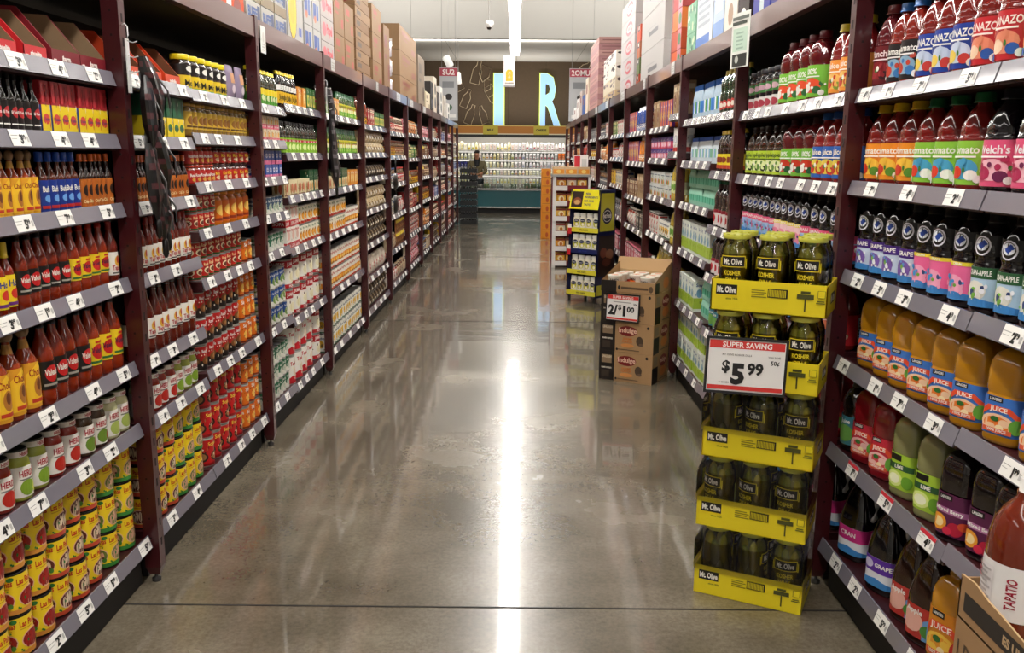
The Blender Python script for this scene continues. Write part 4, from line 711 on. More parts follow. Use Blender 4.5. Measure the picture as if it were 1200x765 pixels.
for j, (c, hh, y0_, lb) in enumerate((('2a2422', .5, 13.8, 'black carton'), ('d8cbb8', .62, 14.35, 'tall cream carton'), ('3a3030', .42, 14.9, 'dark grey carton'), ('e2ded6', .55, 15.5, 'white carton with dark circles'), ('cfc6ba', .45, 16.3, 'pale grey carton'), ('e4e0da', .36, 17.2, 'low white carton'))):
    crate('product_case', lb+' far along the top of the left rack', 'box', lx(0), lx(.45), y0_, y0_+.5, ZD, ZD+hh, c, [('e',0,.7,.5,.15,'2a2426'),('e',0,.35,.5,.15,'4a4a50'),('r',-.8,.05,.8,.14,'c8c0b4')], [('e',0,.7,.5,.15,'2a2426'),('e',0,.35,.5,.15,'5a8a6a')], tape=False)
# right rack top
crate('product_case', 'cream case above the second right bay', 'box', rx(0), rx(.4), 3.3, 3.78, ZD, 2.55, 'dcc6a0', stamp('a88a5a'), (), tape=False)
crate('product_case', 'navy blue case with white lettering above the second right bay', 'box', rx(0), rx(.4), 3.8, 4.12, ZD, 2.6, '2c3080', [('t','FIBER',0,.25,.08,W_,1.5),('r',-.8,.12,.4,.15,W_)], [('t','FIBER',0,.25,.08,W_,1.5)], tape=False)
crate('product_case', 'blue and silver case next to the green price notice', 'box', rx(0), rx(.4), 4.14, 4.42, ZD, 2.6, '3a3f9a', [('r',-.2,0,.3,1,'b8c8c8')], [('r',-.3,.3,.3,1,'c8d4d0')], tape=False)
crate('product_case', 'narrow dark brown case with white lettering', 'box', rx(0), rx(.4), 4.5, 4.72, ZD, 2.62, '2a1a18', [('e',0,.2,.5,.08,W_),('e',.1,.5,.4,.05,W_),('e',0,.75,.5,.05,W_)], [('e',0,.2,.5,.08,W_)], tape=False)
crate('product_case', 'off-white case with brown print beside the narrow dark one', 'box', rx(0), rx(.4), 4.74, 5.02, ZD, 2.62, 'e4ddd2', [('e',0,.3,.4,.12,'a8886a'),('e',0,.7,.5,.14,'b89a80')], (), tape=False)
crate('product_case', 'pale blue and white case above the third right bay', 'box', rx(0), rx(.4), 5.04, 5.3, ZD, 2.64, 'c2d4ea', [('r',-1,0,1,.3,'7aa0d8'),('r',-.6,.4,.6,.8,'eef0f2')], (), tape=False)
crate('product_case', 'tall white and blue case with printed lines', 'box', rx(0), rx(.4), 5.32, 5.78, ZD, 2.75, 'd4dde4', lines(-.8,.3,.8,.9,9,'a8b4c0')+[('r',-1,0,1,.2,'4a7ac8'),('r',.7,0,1,1,'eef0f2')], (), tape=False)
for k in range(2):
    crate('shrink_pack', f'green and white bottle pack, {("lower","upper")[k]} of two above the third right bay', 'pack', rx(0), rx(.3), 5.82, 6.1, ZD+k*.19, ZD+.188+k*.19, '8ac0a0', specks(-.9,.1,.9,.9,['eef2ee','4aa070','d8e8c0','3a7a5a'],14,k+2,.12), (), tape=False)
crate('product_case', 'brown box behind the green bottle packs', 'box', rx(.32), rx(.7), 5.82, 6.3, ZD, 2.72, 'a08a6e', (), stamp('7a6248'))
for k in range(5):
    c = ('d8602a','c24a24','e07a34','b84a4a','d8602a')[k]
    crate('shrink_pack', f'orange and rust coloured pack, {ORD[k]} from the bottom of its column', 'pack', rx(0), rx(.4), 6.32, 6.72, ZD+k*.14, ZD+.138+k*.14, c, [('r',.3,0,1,1,'c87a8a'),('r',-1,.0,-.7,1,'8a2a2c'),('e',.65,.5,.25,.3,'2f7a3c')], (), 'orange packs piled above the fourth right bay', False)
for k in range(2):
    g = bag_fn(.26, .2, .2, 'dedcd8', [('r',-.3,.3,.4,.6,'b8b8b8')])(28)[0][1]
    tag(g.obj('plastic_bag', None, (rx(.12), 6.88, ZD+k*.19), -PI/2), f'white plastic sack leaning by the white boxes, {("lower","upper")[k]} one', 'bag')
for k in range(3):
    crate('shipping_box', f'big plain white box with a grey label, {("bottom","middle","top")[k]} of the pile', 'box', rx(0), rx(.5), 7.05, 8.3, ZD+k*.3, ZD+.298+k*.3, 'b6b4b2', [('r',-.3,.35,.5,.47,'6a6a6e'),('r',-.5,.55,.3,.58,'a0a0a0')], [('r',-.4,.35,.6,.47,'6a6a6e'),('r',-.6,.55,.3,.58,'a0a0a0')], 'big plain white boxes above the fifth right bay')
for k in range(4):
    c = ('b84a2c','5a6a3a','b0603a','d8502c')[k]
    crate('product_case', f'slim {("rust","olive green","brown","bright orange")[k]} case with a black square, standing by the white boxes', 'box', rx(0), rx(.35), 8.4, 8.6, ZD+k*.15, ZD+.148+k*.15, c, [('r',-.6,.6,.6,1,K_),('r',-.2,.7,.2,.9,W_)], (), tape=False)
for k in range(5):
    crate('shipping_box', f'white box with red oval print, {ORD[k]} from the bottom of the column', 'box', rx(0), rx(.5), 8.8, 9.9, ZD+k*.19, ZD+.188+k*.19, 'bab6b6', [('e',.2,.5,.45,.36,'c04a5a'),('e',.2,.5,.38,.2,'bab6b6'),('t','PRODUCE',.2,.5,.16,'d04a5c',.7)], [('e',.1,.5,.55,.36,'c04a5a'),('e',.1,.5,.46,.2,'bab6b6'),('t','PRODUCE',.1,.5,.16,'d04a5c',.9)], 'white boxes with red oval print', False)
for k in range(4):
    crate('product_case', f'cream tray pack with dark pictures, {("bottom","second","third","top")[k]} of its column', 'pack', rx(0), rx(.4), 10.4, 11.8, ZD+k*.15, ZD+.148+k*.15, ('c8b08a','d8ccb4','e8e2d6','e8e2d6')[k], specks(-.9,.3,.9,.9,['4a3a3c','8a7a7c','2a2426'],10,k,.14), specks(-.8,.3,.8,.9,['4a3a3c','8a7a7c','2a2426'],8,k,.16), 'cream tray packs above the seventh right bay', False)
for k in range(12):
    crate('tissue_pack', f'pink-brown flat pack, {ORD[k]} from the bottom of the tall column', 'pack', rx(0), rx(.5), 12.6, 14.0, ZD+k*.085, ZD+.083+k*.085, ('a8787a','b88c86')[k % 2], [('r',-.8,.4,.8,.6,'8a5a5c')], [('r',-.8,.4,.8,.6,'8a5a5c')], 'pink-brown packs in a tall column', False)
for j, (c, hh, y0_, lb) in enumerate((('d8c8b4', .62, 14.3, 'cream carton with a brown square'), ('3a5a9a', .4, 15.0, 'blue carton'), ('b8a8a0', .5, 15.6, 'grey-pink carton'), ('dcd8d4', .42, 16.4, 'white carton'), ('e4e0dc', .3, 17.2, 'low white sack-like carton'))):
    crate('product_case', lb+' far along the top of the right rack', 'box', rx(0), rx(.45), y0_, y0_+.5, ZD, ZD+hh, c, [('r',-.5,.6,.4,.85,'7a3a34'),('r',-.8,.05,.8,.14,'e8e4dc')], [('r',-.5,.6,.4,.85,'7a3a34')], tape=False)

# notices fixed to the beams
def notice(label, x, y, z, w, h, items, rz, bg='e9ece6', name='price_notice'):
    g = G(); g.box(-w/2, 0, 0, w/2, .002, h, M(bg, .35, .2)); g.art(flat(0), w/2, 0, h, items); o = g.obj(name, None, (x, y, z), rz); tag(o, label, 'notice'); return o
notice('green and white price notice in a plastic sleeve on the right rack beam', XR-.035, 4.26, 1.945, .17, .25, [('r',-.8,.02,.8,.25,'2a2e2c'),('e',-.3,.15,.2,.07,'c8ccc8'),('r',-.8,.3,.8,.72,'c4dccb'),('r',-.9,.78,.7,.84,'4a524c'),('r',-.9,.87,.9,.93,'6a726c')]+lines(-.4,.34,.4,.68,5,'9ab8a6'), -PI/2+.25)
notice('small white notice taped to the left rack beam', XL+.002, 4.51, 2.02, .085, .13, [('e',0,.6,.4,.2,'d0cec8')]+lines(-.6,.1,.6,.4,3,'c4c2bc'), PI/2)
for side, ys in (('left', (6.2, 8.15, 9.6, 10.8, 12.3)), ('right', (6.25, 7.62, 9.15, 10.7, 12.1))):
    for k, y in enumerate(ys):
        notice(f'pale notice on the {side} rack beam, {ORD[k]} one past the taped notice', (XL+.001 if side == 'left' else XR-.001), y, ZB+.005, .3 if k > 1 else .12, .08, lines(-.8,.2,.8,.8,3,'b8b6b2'), PI/2 if side == 'left' else -PI/2, 'dcdcdc')

# ================================================================== FREE-STANDING DISPLAYS
def T4(x, y, z, rz): return Matrix.Translation((x, y, z)) @ Matrix.Rotation(rz, 4, 'Z')
# pickle tower
YEL = 'ecd61c'
def mt_logo(u, v, w, h): return [('r', u-w, v-h, u+w, v+h, YEL), ('r', u-w*.94, v-h*.86, u+w*.94, v+h*.86, K_), ('t', 'Mt. Olive', u, v, h*1.05, 'f6f2e6', w*1.7)]
def pickle_jar_meshes():
    r, h = .0538, .2465; P = []
    g = G(); g.lathe(PROF['pickle'], r, h, JARGLASS, 28, caps=False); P.append(('pickle_jar', g))
    g = G(); g.lathe([(.84,0),(.86,.1),(.86,.8),(.82,1)], r, .015, M('c8c84a', .35, .4), 28, z0=h*.945)
    for i in range(12):
        a = i*PI/6; g.box(.043*math.cos(a)-.004, .043*math.sin(a)-.004, h*.945+.0145, .043*math.cos(a)+.004, .043*math.sin(a)+.004, h*.945+.0165, 'b8b840')
    P.append(('lid', g))
    g = G(); rn = random.Random(4); pm = [M('b8b044', .35, .3), M('949432', .35, .3), M('ccbc52', .35, .3), M('80862c', .35, .3)]
    for i in range(8):
        a = i*2*PI/6+.3*(i > 5); rr = .0315 if i < 6 else .01; hh = rn.uniform(.085, .115); z0 = .008 if i < 6 else .06
        rad = rn.uniform(.0145, .0185)
        for lv in ((0, 1) if i < 6 else (0, )):
            zc = z0+lv*.095; tx, ty = rn.uniform(-.006, .006), rn.uniform(-.006, .006)
            pts = [(rr*math.cos(a+lv*.4)+tx*t, rr*math.sin(a+lv*.4)+ty*t, zc+(hh*t)) for t in (0, .12, .35, .65, .88, 1)]
            g.tube(pts, [rad*.35, rad*.8, rad, rad, rad*.8, rad*.3], pm[(i+lv) % 4], 10)
    P.append(('pickles', g))
    g = G(); g.lathe([(.93,.03),(.95,.1),(.95,.66),(.9,.75)], r, h, glassy('brine', 'dccf8c', .0), 20, caps=False); P.append(('brine', g))
    g = G(); f = cylf(r*1.0); L = mt_logo(0, .6, .7, .15)+[('t', 'KOSHER', 0, .3, .12, YEL, 1.1), ('t', 'DILLS', 0, .12, .1, YEL, .8), ('r', .72, .42, .78, .68, YEL), ('r', -.78, .42, -.72, .68, YEL)]
    g.art(f, r*1.1, .085, .21, L, True); g.art(lambda u, v, o: f(u+r*2.4, v, o), r*.5, .05, .15, [('r',-1,0,1,1,'c4cc3a')]+lines(-.8,.1,.8,.9,7,'4a5a1c'), True); P.append(('label', g))
    return [(n, g.mesh(n)) for n, g in P]
PJ = pickle_jar_meshes()
def pickle_tray():
    g = G(); w, d, h, t = .37, .23, .105, .004; m = M(YEL, .45, .15)
    g.box(0, 0, 0, w, d, .003, m); g.box(0, 0, 0, w, t, h, m); g.box(0, d-t, 0, w, d, h, m); g.box(0, 0, 0, t, d, h, m); g.box(w-t, 0, 0, w, d, h, m)
    f = lambda u, v, o: (w/2+u, -o, v)
    it = mt_logo(-.72, .68, .2, .19)+[('t', 'since 1926', -.62, .4, .06, '6a6a1c', .3)]+lines(-.28,.5,-.02,.78,4,'8a801c')+[('r',0,.52,.34,.8,K_)]+[('r',.015+i*.022,.55,.026+i*.022,.77,YEL) for i in range(14)]
    it += [('r',.5,.56,.78,.7,'4a4a1a'),('r',.56,.72,.72,.8,'4a4a1a'),('r',.63,.18,.655,.56,'3a3a14'),('r',.84,.62,.97,.84,'5a5a1c'),('r',.85,.63,.96,.83,YEL),('r',.82,.44,.97,.48,'6a6a1c'),('r',.84,.5,.96,.54,'6a6a1c')]
    g.art(f, w/2, 0, h, it)
    f = lambda u, v, o: (w+o, d/2+u, v)
    g.art(f, d/2, 0, h, mt_logo(.1, .5, .42, .2))
    return g.mesh('jar_tray')
PT = pickle_tray(); yaw = math.radians(-26.5); fr = Vector((.982, 2.70)); ex = Vector((math.cos(yaw), math.sin(yaw))); ey = Vector((-ex.y, ex.x))
TN = ('bottom', 'second lowest', 'middle', 'second highest', 'top')
for k in range(5):
    off = (0, .004, -.003, .002, -.006)[k]; o2 = fr-ex*(.37+off)
    z0 = .001+k*.257; tr = bpy.data.objects.new('jar_tray', PT); COL.objects.link(tr); tr.location = (o2.x, o2.y, z0); tr.rotation_euler[2] = yaw
    tag(tr, f'yellow cardboard tray holding pickle jars, {TN[k]} of the tower of five', 'tray', 'yellow pickle trays')
    for a in range(3):
        for b in range(2):
            p = o2+ex*(.064+a*.121)+ey*(.0595+b*.1125)
            j = bpy.data.objects.new('pickle_jar', PJ[0][1]); COL.objects.link(j); j.location = (p.x, p.y, z0+.0035); j.rotation_euler[2] = yaw+random.uniform(-.25, .15) if k > 2 or a == 2 else yaw+random.choice((-.5, 1.6, 2.2))
            tag(j, f'glass pickle jar, {TN[k]} yellow tray, {("front","back")[b]} row, {("left","centre","right")[a]} jar', 'jar', 'pickle jars in the yellow trays')
            for n, me in PJ[1:]:
                c = bpy.data.objects.new(n, me); COL.objects.link(c); c.parent = j
    if k < 3:
        g = G(); h = .232; e = .004; P0 = [(-e, -e), (.37+e, -e), (.37+e, .23+e), (-e, .23+e)]; P1 = [(.012, .012), (.358, .012), (.358, .218), (.012, .218)]
        vs = [(x, y, .09) for x, y in P0]+[(x*.99, y, .2) for x, y in P0]+[(x, y, h+.015) for x, y in P1]
        g.add(vs, [(0,1,5,4),(1,2,6,5),(2,3,7,6),(3,0,4,7),(4,5,9,8),(5,6,10,9),(6,7,11,10),(7,4,8,11)], FILM); g.obj('shrink_wrap', tr)
# SUPER SAVING signs
def saving_sign(label, w, h, M4, items):
    t = empty('sale_sign', label=label, cat='sign'); t.matrix_world = M4; e = .008
    g = G()
    for b in ((-w/2, 0, -h/2, w/2, .012, -h/2+e), (-w/2, 0, h/2-e, w/2, .012, h/2), (-w/2, 0, -h/2+e, -w/2+e, .012, h/2-e), (w/2-e, 0, -h/2+e, w/2, .012, h/2-e), (-w/2+e, .009, -h/2+e, w/2-e, .012, h/2-e)): g.box(*b, M('0e0e10', .35, .3))
    g.obj('frame', t)
    g = G(); g.box(-w/2+e, .004, -h/2+e, w/2-e, .009, h/2-e, M('efece8', .5)); g.art(lambda u, v, o: (u, .004-o, v), w/2-e, -h/2+e, h/2-e, items); g.obj('price_card', t)
    return t
R1 = 'd8352f'
mats = T4(.735, 2.665+.05, .875, yaw*.25) @ Matrix.Rotation(math.radians(2.2), 4, 'Y') @ Matrix.Rotation(math.radians(-6), 4, 'X')
saving_sign('red and white SUPER SAVING sign priced 5.99 on the pickle tower', .256, .182, Matrix.Translation((.005, -.03, 0)) @ mats, [('r',-.98,.83,.98,.98,R1),('t','SUPER SAVING',0,.905,.1,'fbf4ee',1.3),('t','MT OLIVE KOSHER DILLS',-.25,.71,.035,'77716e',.9),('t','YOU SAVE',.72,.7,.035,'77716e',.35),('t','50\u00a2',.75,.58,.08,'1a1818',.4),('t','$',-.52,.47,.2,'161415',.3),('t','5',-.2,.34,.37,'161415',.6),('t','99',.25,.45,.21,'161415',.6),('r',-.98,.03,.98,.11,R1),('t','11-22-2023',-.55,.17,.03,'8a8480',.5)])
# case stack with ramen cups
cy = math.radians(-29.5); CF = Vector((.592, 5.871)); cx_ = Vector((math.cos(cy), math.sin(cy))); cyv = Vector((-cx_.y, cx_.x)); CW, CD, CH = .39, .315, .208
def ramen_art(w): return [('r',-1,0,-.42,1,'1a1512'),('r',-.9,.58,-.52,.86,'8a745a'),('t','UNLEASH',-.71,.8,.08,'d8c8ac',.36),('t','RAMEN EXPRESS',-.71,.42,.05,'e8e0d0',.38),('r',-.9,.1,-.6,.34,'3a3028'),
 ('e',.05,.72,.36,.17,'7a1c1c'),('t','Chef Woo' if 0 else 'Indulge',.05,.72,.16,'e8c0a8',.66),('t','SHRIMP',.05,.46,.07,'c8702a',.5),('t','FLAVOR',.05,.37,.07,'c8702a',.5),('e',.05,.24,.25,.07,'d08a4a'),('e',.5,.42,.13,.16,'4a3a2c'),('e',.55,.3,.08,.05,'6a5440'),('e',.8,.88,.05,.05,K_),('r',-.3,.08,.5,.11,'6a543c'),('e',-.34,.09,.04,.04,K_)]
for k in range(3):
    g = G(); m = M('a9855c', .65); g.box(0, 0, 0, CW, CD, CH-.002, m)
    g.box(-.0008, .0, .0, .0, CD, CH-.002, M('1a1512', .6))
    g.art(lambda u, v, o: (CW/2+u, -o, v), CW/2, 0, CH, ramen_art(CW)); g.art(lambda u, v, o: (CW+o, CD/2+u, v), CD/2, 0, CH, [('r',-1,0,-.3,.55,'1a1512'),('r',-.85,.6,-.4,.9,'8a745a'),('e',.3,.68,.45,.2,'7a1c1c'),('t','Indulge',.3,.68,.15,'e8c0a8',.7),('e',.3,.32,.4,.16,'c87a3a'),('r',-.1,.06,.8,.1,'6a543c')])
    o = g.obj('ramen_case', None, (CF.x+.002*k, CF.y, .001+k*CH), cy); tag(o, f'brown and black cardboard noodle case, {("lowest","middle","uppermost closed")[k]} in the stack', 'box', 'closed noodle cases')
    t = G(); t.box(0, CD/2-.03, CH-.002, CW, CD/2+.03, CH-.0012, M('c8b48a', .3, .3)); t.obj('packing_tape', o)
g = G(); m = M('a9855c', .65); mi = M('b8966a', .75); t_ = .004; z3 = 0; w, d = CW, CD
g.box(0, 0, 0, w, d, .003, mi); g.box(0, 0, 0, w, t_, .075, m)
g.add([(0,0,0),(0,d,0),(0,d,.17),(0,0,.075)], [(3,2,1,0)], M('1a1512', .6)); g.add([(t_,0,0),(t_,d,0),(t_,d,.17),(t_,0,.075)], [(0,1,2,3)], mi)
g.add([(w,0,0),(w,d,0),(w,d,.19),(w,0,.075)], [(0,1,2,3)], m); g.add([(w-t_,0,0),(w-t_,d,0),(w-t_,d,.19),(w-t_,0,.075)], [(3,2,1,0)], mi)
g.box(0, d-t_, 0, w, d, .12, mi); g.add([(-.02,d,.12),(w,d,.12),(w,d+.03,.2),(-.02,d+.03,.2)], [(0,1,2,3)], mi); g.add([(-.02,d+.004,.12),(w,d+.004,.12),(w,d+.034,.2),(-.02,d+.034,.2)], [(3,2,1,0)], m)
g.art(lambda u, v, o: (CW/2+u, -o, v), CW/2, 0, .075, [('r',-1,0,-.42,1,'1a1512'),('r',-.25,.3,.75,.5,'5a4632'),('e',-.32,.4,.05,.2,K_),('e',.85,.4,.08,.3,'5a4632')])
g.art(lambda u, v, o: (CW+o, CD/2+u, v), CD/2, 0, .1, [('e',.3,.6,.35,.4,'c87a3a'),('r',-1,0,-.5,.7,'1a1512')])
o = g.obj('open_carton', None, (CF.x, CF.y, .001+3*CH), cy); tag(o, 'cut-open cardboard tray of noodle cups topping the case stack', 'box')
cupg = G(); cupg.lathe([(.75,0),(.78,.04),(.97,.9),(1,.92),(1,.97),(.98,1)], .05, .1, M('eeeae2', .45), 20)
cupg.art(lambda u, v, o: ((.0395+.01*v/.1+o)*math.sin(u/.05), -(.0395+.01*v/.1+o)*math.cos(u/.05), v), .06, .01, .085, [('r',-2,.0,2,.55,'b8301c'),('e',0,.5,.6,.3,'e8702c'),('t','RAMEN',0,.82,.2,'1a1512',1.2)], True)
cupm = cupg.mesh('noodle_cup'); lid = G(); lid.lathe([(1,0),(1,1)], .049, .001, M('e8e4da', .3, .2), 20, z0=.1); lid.art(topface(.101), .04, -.03, .03, [('e',0,.5,.6,.4,'d8a07a'),('r',-.6,.1,.6,.25,'c23a2a')]); lidm = lid.mesh('lid')
q = 0
for a in range(3):
    for b in range(3):
        if (a, b) == (1, 0): continue
        p = CF+cx_*(.075+a*.118)+cyv*(.06+b*.1015)
        c = bpy.data.objects.new('noodle_cup', cupm); COL.objects.link(c); c.location = (p.x, p.y, .005+3*CH); c.rotation_euler[2] = cy+random.uniform(-.5, .5)
        tag(c, f'white noodle cup with red band in the open carton, {("front","middle","back")[b]} row, {ORD[a]} cup', 'cup', 'noodle cups'); q += 1
        l = bpy.data.objects.new('lid', lidm); COL.objects.link(l); l.parent = c
sp = CF+cx_*.175-cyv*.035
saving_sign('red and white SUPER SAVING sign priced 2 for 1.00 on the case stack', .235, .19, T4(sp.x, sp.y, .001+2*CH+.105, cy+.12) @ Matrix.Rotation(math.radians(1.5), 4, 'Y'), [('r',-.98,.82,.98,.98,R1),('t','SUPER SAVING',0,.9,.1,'fbf4ee',1.3),('r',-.6,.7,.5,.73,'a09a96'),('t','2/',-.6,.4,.36,'161415',.6),('t','$',-.17,.5,.18,'161415',.3),('t','1',.12,.38,.38,'161415',.4),('t','00',.52,.45,.2,'161415',.5),('t','50\u00a2',.8,.66,.07,'161415',.3),('r',-.98,.03,.98,.1,R1)])
# mayonnaise display stand
my = math.radians(-40); MF = Vector((.55, 9.15)); mx_ = Vector((math.cos(my), math.sin(my))); myv = Vector((-mx_.y, mx_.x)); MW, MD = .37, .36
st = empty('display_stand', (MF.x, MF.y, 0), my, label='navy and yellow cardboard display stand holding four shelves of mayonnaise bottles', cat='display stand')
NV = M('141a4a', .4, .2)
g = G(); g.add([(0,0,.06),(0,MD,.06),(0,MD*.93,1.18),(0,MD*.14,1.18)], [(0,1,2,3)], NV); g.add([(.012,0,.06),(.012,MD,.06),(.012,MD*.93,1.18),(.012,MD*.14,1.18)], [(3,2,1,0)], NV); g.obj('side_panel', st)
g = G(); g.add([(MW,0,.06),(MW,MD,.06),(MW,MD*.93,1.18),(MW,MD*.14,1.18)], [(3,2,1,0)], NV); g.add([(MW-.012,0,.06),(MW-.012,MD,.06),(MW-.012,MD*.93,1.18),(MW-.012,MD*.14,1.18)], [(0,1,2,3)], NV)
def sf(u, v, o):
    t = (v-.06)/1.12; a, b = MD*.14*t, MD*(1-.07*t); return (MW+o, (a+b)/2+u/(MD/2)*(b-a)/2*.97, v)
g.art(sf, MD/2, .06, 1.18, [('p',[(-.86,.62),(.92,.62),(.9,.97),(-.84,.97)],'c9c23a'),('e',0,.76,.6,.075,'101430'),('e',0,.76,.52,.055,'e8e8ea'),('e',0,.76,.49,.049,'101430'),('t','Best Foods',0,.765,.045,W_,1.0),('p',[(-.86,.2),(.92,.2),(.92,.58),(-.86,.58)],'2a1712'),('e',-.3,.42,.4,.05,'7a3a24'),('e',.4,.4,.45,.05,'8a5434'),('e',.1,.33,.5,.04,'5a2a1c'),('r',-.9,.02,.9,.12,'c9c23a')]); g.obj('side_panel', st)
g = G(); g.add([(0,MD,.06),(MW,MD,.06),(MW,MD*.93,1.18),(0,MD*.93,1.18)], [(0,1,2,3),], NV); g.add([(0,MD-.02,.06),(MW,MD-.02,.06),(MW,MD*.93-.02,1.18),(0,MD*.93-.02,1.18)], [(3,2,1,0)], NV); g.obj('back_panel', st)
g = G(); g.box(.0, MD*.2, 1.165, MW, MD*.8, 1.18, NV); g.obj('top_panel', st)
g = G(); f = lambda u, v, o: (MW/2+u, .02+.05*v/.2-o, .98+v)
g.add([f(-MW/2, 0, 0), f(MW/2, 0, 0), f(MW/2, .2, 0), f(-MW/2, .2, 0)], [(0,1,2,3)], M('e4d81c', .4)); g.add([f(-MW/2, 0, -.004), f(MW/2, 0, -.004), f(MW/2, .2, -.004), f(-MW/2, .2, -.004)], [(3,2,1,0)], NV)
g.art(f, MW/2, 0, .2, [('r',-.9,.1,-.15,.9,'2a1c16'),('e',-.5,.4,.28,.2,'8a4a2c'),('e',-.5,.35,.2,.12,'c8a06a'),('t','REAL',.2,.8,.1,'2a2a6a',.5),('t','INGREDIENTS',.42,.62,.1,'2a2a6a',.9),('t','FOR REAL',.3,.43,.1,'2a2a6a',.7),('t','TASTE',.2,.24,.1,'2a2a6a',.5)]); g.obj('header_card', st)
shz = (.1, .32, .54, .76)
for k, z in enumerate(shz):
    yo = MD*.14*z/1.18; g = G(); g.box(.012, yo+.004, z, MW-.012, MD-.06, z+.008, NV); s = g.obj('shelf', st)
    g = G(); g.box(.0, yo-.004, z-.02, MW, yo+.002, z+.028, M('dcd23a' if k != 2 else '16205a', .4)); g.art(lambda u, v, o: (MW/2+u, yo-.004-o, v), MW/2, z-.02, z+.028, [('t','REAL TASTE',0,.5,.3,'5a5a2c' if k != 2 else '2a3a8a',1.2)]); g.obj('shelf_strip', s)
    if k > 1:
        g = G(); g.box(-.01, yo-.012, z-.045, .035, yo-.008, z+.02, M('c8202c', .5)); g.box(-.01, yo-.012, z+.02, .035, yo-.008, z+.06, M('ece8e4', .5)); g.obj('price_flag', s)
for i, (x, y) in enumerate(((.02, .03), (MW-.03, .03), (.02, MD-.03), (MW-.03, MD-.03))):
    g = G(); g.lathe([(1,0),(1,1)], .016, .062, M('101010', .5), 10, c=(x, y)); g.obj('leg', st)
mayo = G(); mayo.lathe([(.85,0),(.98,.04),(1,.12),(1,.6),(.95,.72),(.75,.8),(.7,.82)], .0395, .165, M('ece8da', .35, .3), 20, asp=.75)
mayo.art(cylf(.0405, 2, .75), .045, .02, .12, [('e',0,.5,.75,.42,'c8c03c'),('e',0,.7,.6,.2,'1c2450'),('t','Best Foods',0,.7,.13,W_,.9),('e',.1,.3,.3,.16,'f0ead0')], True); mayom = mayo.mesh('mayonnaise_bottle')
mc = G(); mc.lathe([(1,0),(1,.8),(.9,1)], .034, .034, M('e8e6e0', .4), 16, z0=.134, asp=.8); mcm = mc.mesh('cap')
for k, z in enumerate(shz):
    for i in range(4):
        yo = MD*.14*z/1.18; p = MF+mx_*(.06+i*.083)+myv*(yo+.055)
        c = bpy.data.objects.new('mayonnaise_bottle', mayom); COL.objects.link(c); c.location = (p.x, p.y, z+.0085); c.rotation_euler[2] = my+.15+random.uniform(-.2, .2)
        tag(c, f'white mayonnaise bottle, {("lowest","second","third","highest")[k]} shelf of the navy stand, {ORD[i]} from its left', 'bottle', 'mayonnaise bottles on the navy stand')
        l = bpy.data.objects.new('cap', mcm); COL.objects.link(l); l.parent = c
# white stand with packaged sweets behind it
st = empty('display_stand', (.505, 11.9, 0), label='white framed tiered stand of maroon and yellow packs behind the mayonnaise display', cat='display stand')
g = G(); g.box(0, 0, 0, .045, .03, 1.24, M('e2e2e0', .4)); g.obj('post', st); g = G(); g.box(.48, 0, 0, .51, .03, 1.24, M('e2e2e0', .4)); g.obj('post', st)
g = G(); g.box(0, .5, 0, .51, .52, 1.24, M('6a1c22', .5)); g.obj('back_panel', st)
for k in range(6):
    z = .05+k*.205; g = G(); g.box(.046, .0, z, .479, .499, z+.012, M('e2e0dc', .4)); g.box(.046, -.004, z-.02, .479, 0, z+.05, M('7a1c24', .45)); s = g.obj('shelf', st)
    g = G(); g.box(.0, -.012, z-.02, .2, -.006, z+.045, M('e6e4e0', .5)); g.obj('price_card', s)
    for i in range(3):
        gg = G(); c = ('e8b43a','e2a02c','d8c8b0','e8c050')[(i+k) % 4]; gg.box(0, 0, 0, .122, .2, .13, M(c, .4, .2)); gg.art(lambda u, v, o: (.0625+u, -o, v), .0625, 0, .13, [('e',0,.5,.6,.3,'f2e4b8'),('e',.1,.45,.35,.2,'c87a2c'),('r',-1,.82,1,1,'8a2a24')])
        tag(gg.obj('snack_pack', None, (.562+i*.14, 11.93, z+.0125)), f'yellow snack pack, {ORD[k]} tier up of the white framed stand, {ORD[i]} along', 'pack', 'yellow snack packs')
g = G(); g.box(-.01, -.02, 1.241, .52, .54, 1.27, M('9a9a98', .4)); g.obj('top_board', st)
for i in range(3):
    gg = G(); gg.box(0, 0, 0, .165, .25, .1, M('d8b890', .5)); gg.art(lambda u, v, o: (.0825+u, -o, v), .082, 0, .1, [('r',-.9,.1,.9,.7,'e8962c'),('e',0,.4,.4,.25,'f4d070')])
    tag(gg.obj('snack_tray', None, (.5+i*.17, 11.92, 1.2705)), f'tan tray with orange picture on top of the white stand, {ORD[i]} from the aisle', 'tray', 'tan trays on the white stand')
tb = empty('display_table', (.66, 13.3, 0), label='grey promotional table behind the tiered stand', cat='table')
g = G(); g.box(0, 0, 1.16, .4, .6, 1.2, M('8f9294', .4)); g.obj('table_top', tb); g = G(); g.box(.03, .03, 0, .37, .57, 1.16, M('6a1c22', .5)); g.obj('base', tb)
for i in range(3): place('fj_orange', .72+i*.12, 13.45, 1.201, 0, f'orange-labelled jar on the grey table, {ORD[i]} from the aisle', 'orange jars on the grey table', 1)
g = G(); g.box(0, 0, 0, .2, .01, .26, M('e8e8ea', .4)); g.art(lambda u, v, o: (.1+u, -o, v), .1, 0, .26, [('r',-.9,.05,-.1,.95,'c8283a'),('r',.1,.2,.8,.8,'c8ccd0')]); g.box(.07, .01, 0, .13, .1, .004, M('e8e8ea', .4)); tag(g.obj('counter_sign', None, (.8, 12.2, 1.2715)), 'small white and red upright sign near the tiered stand', 'sign')
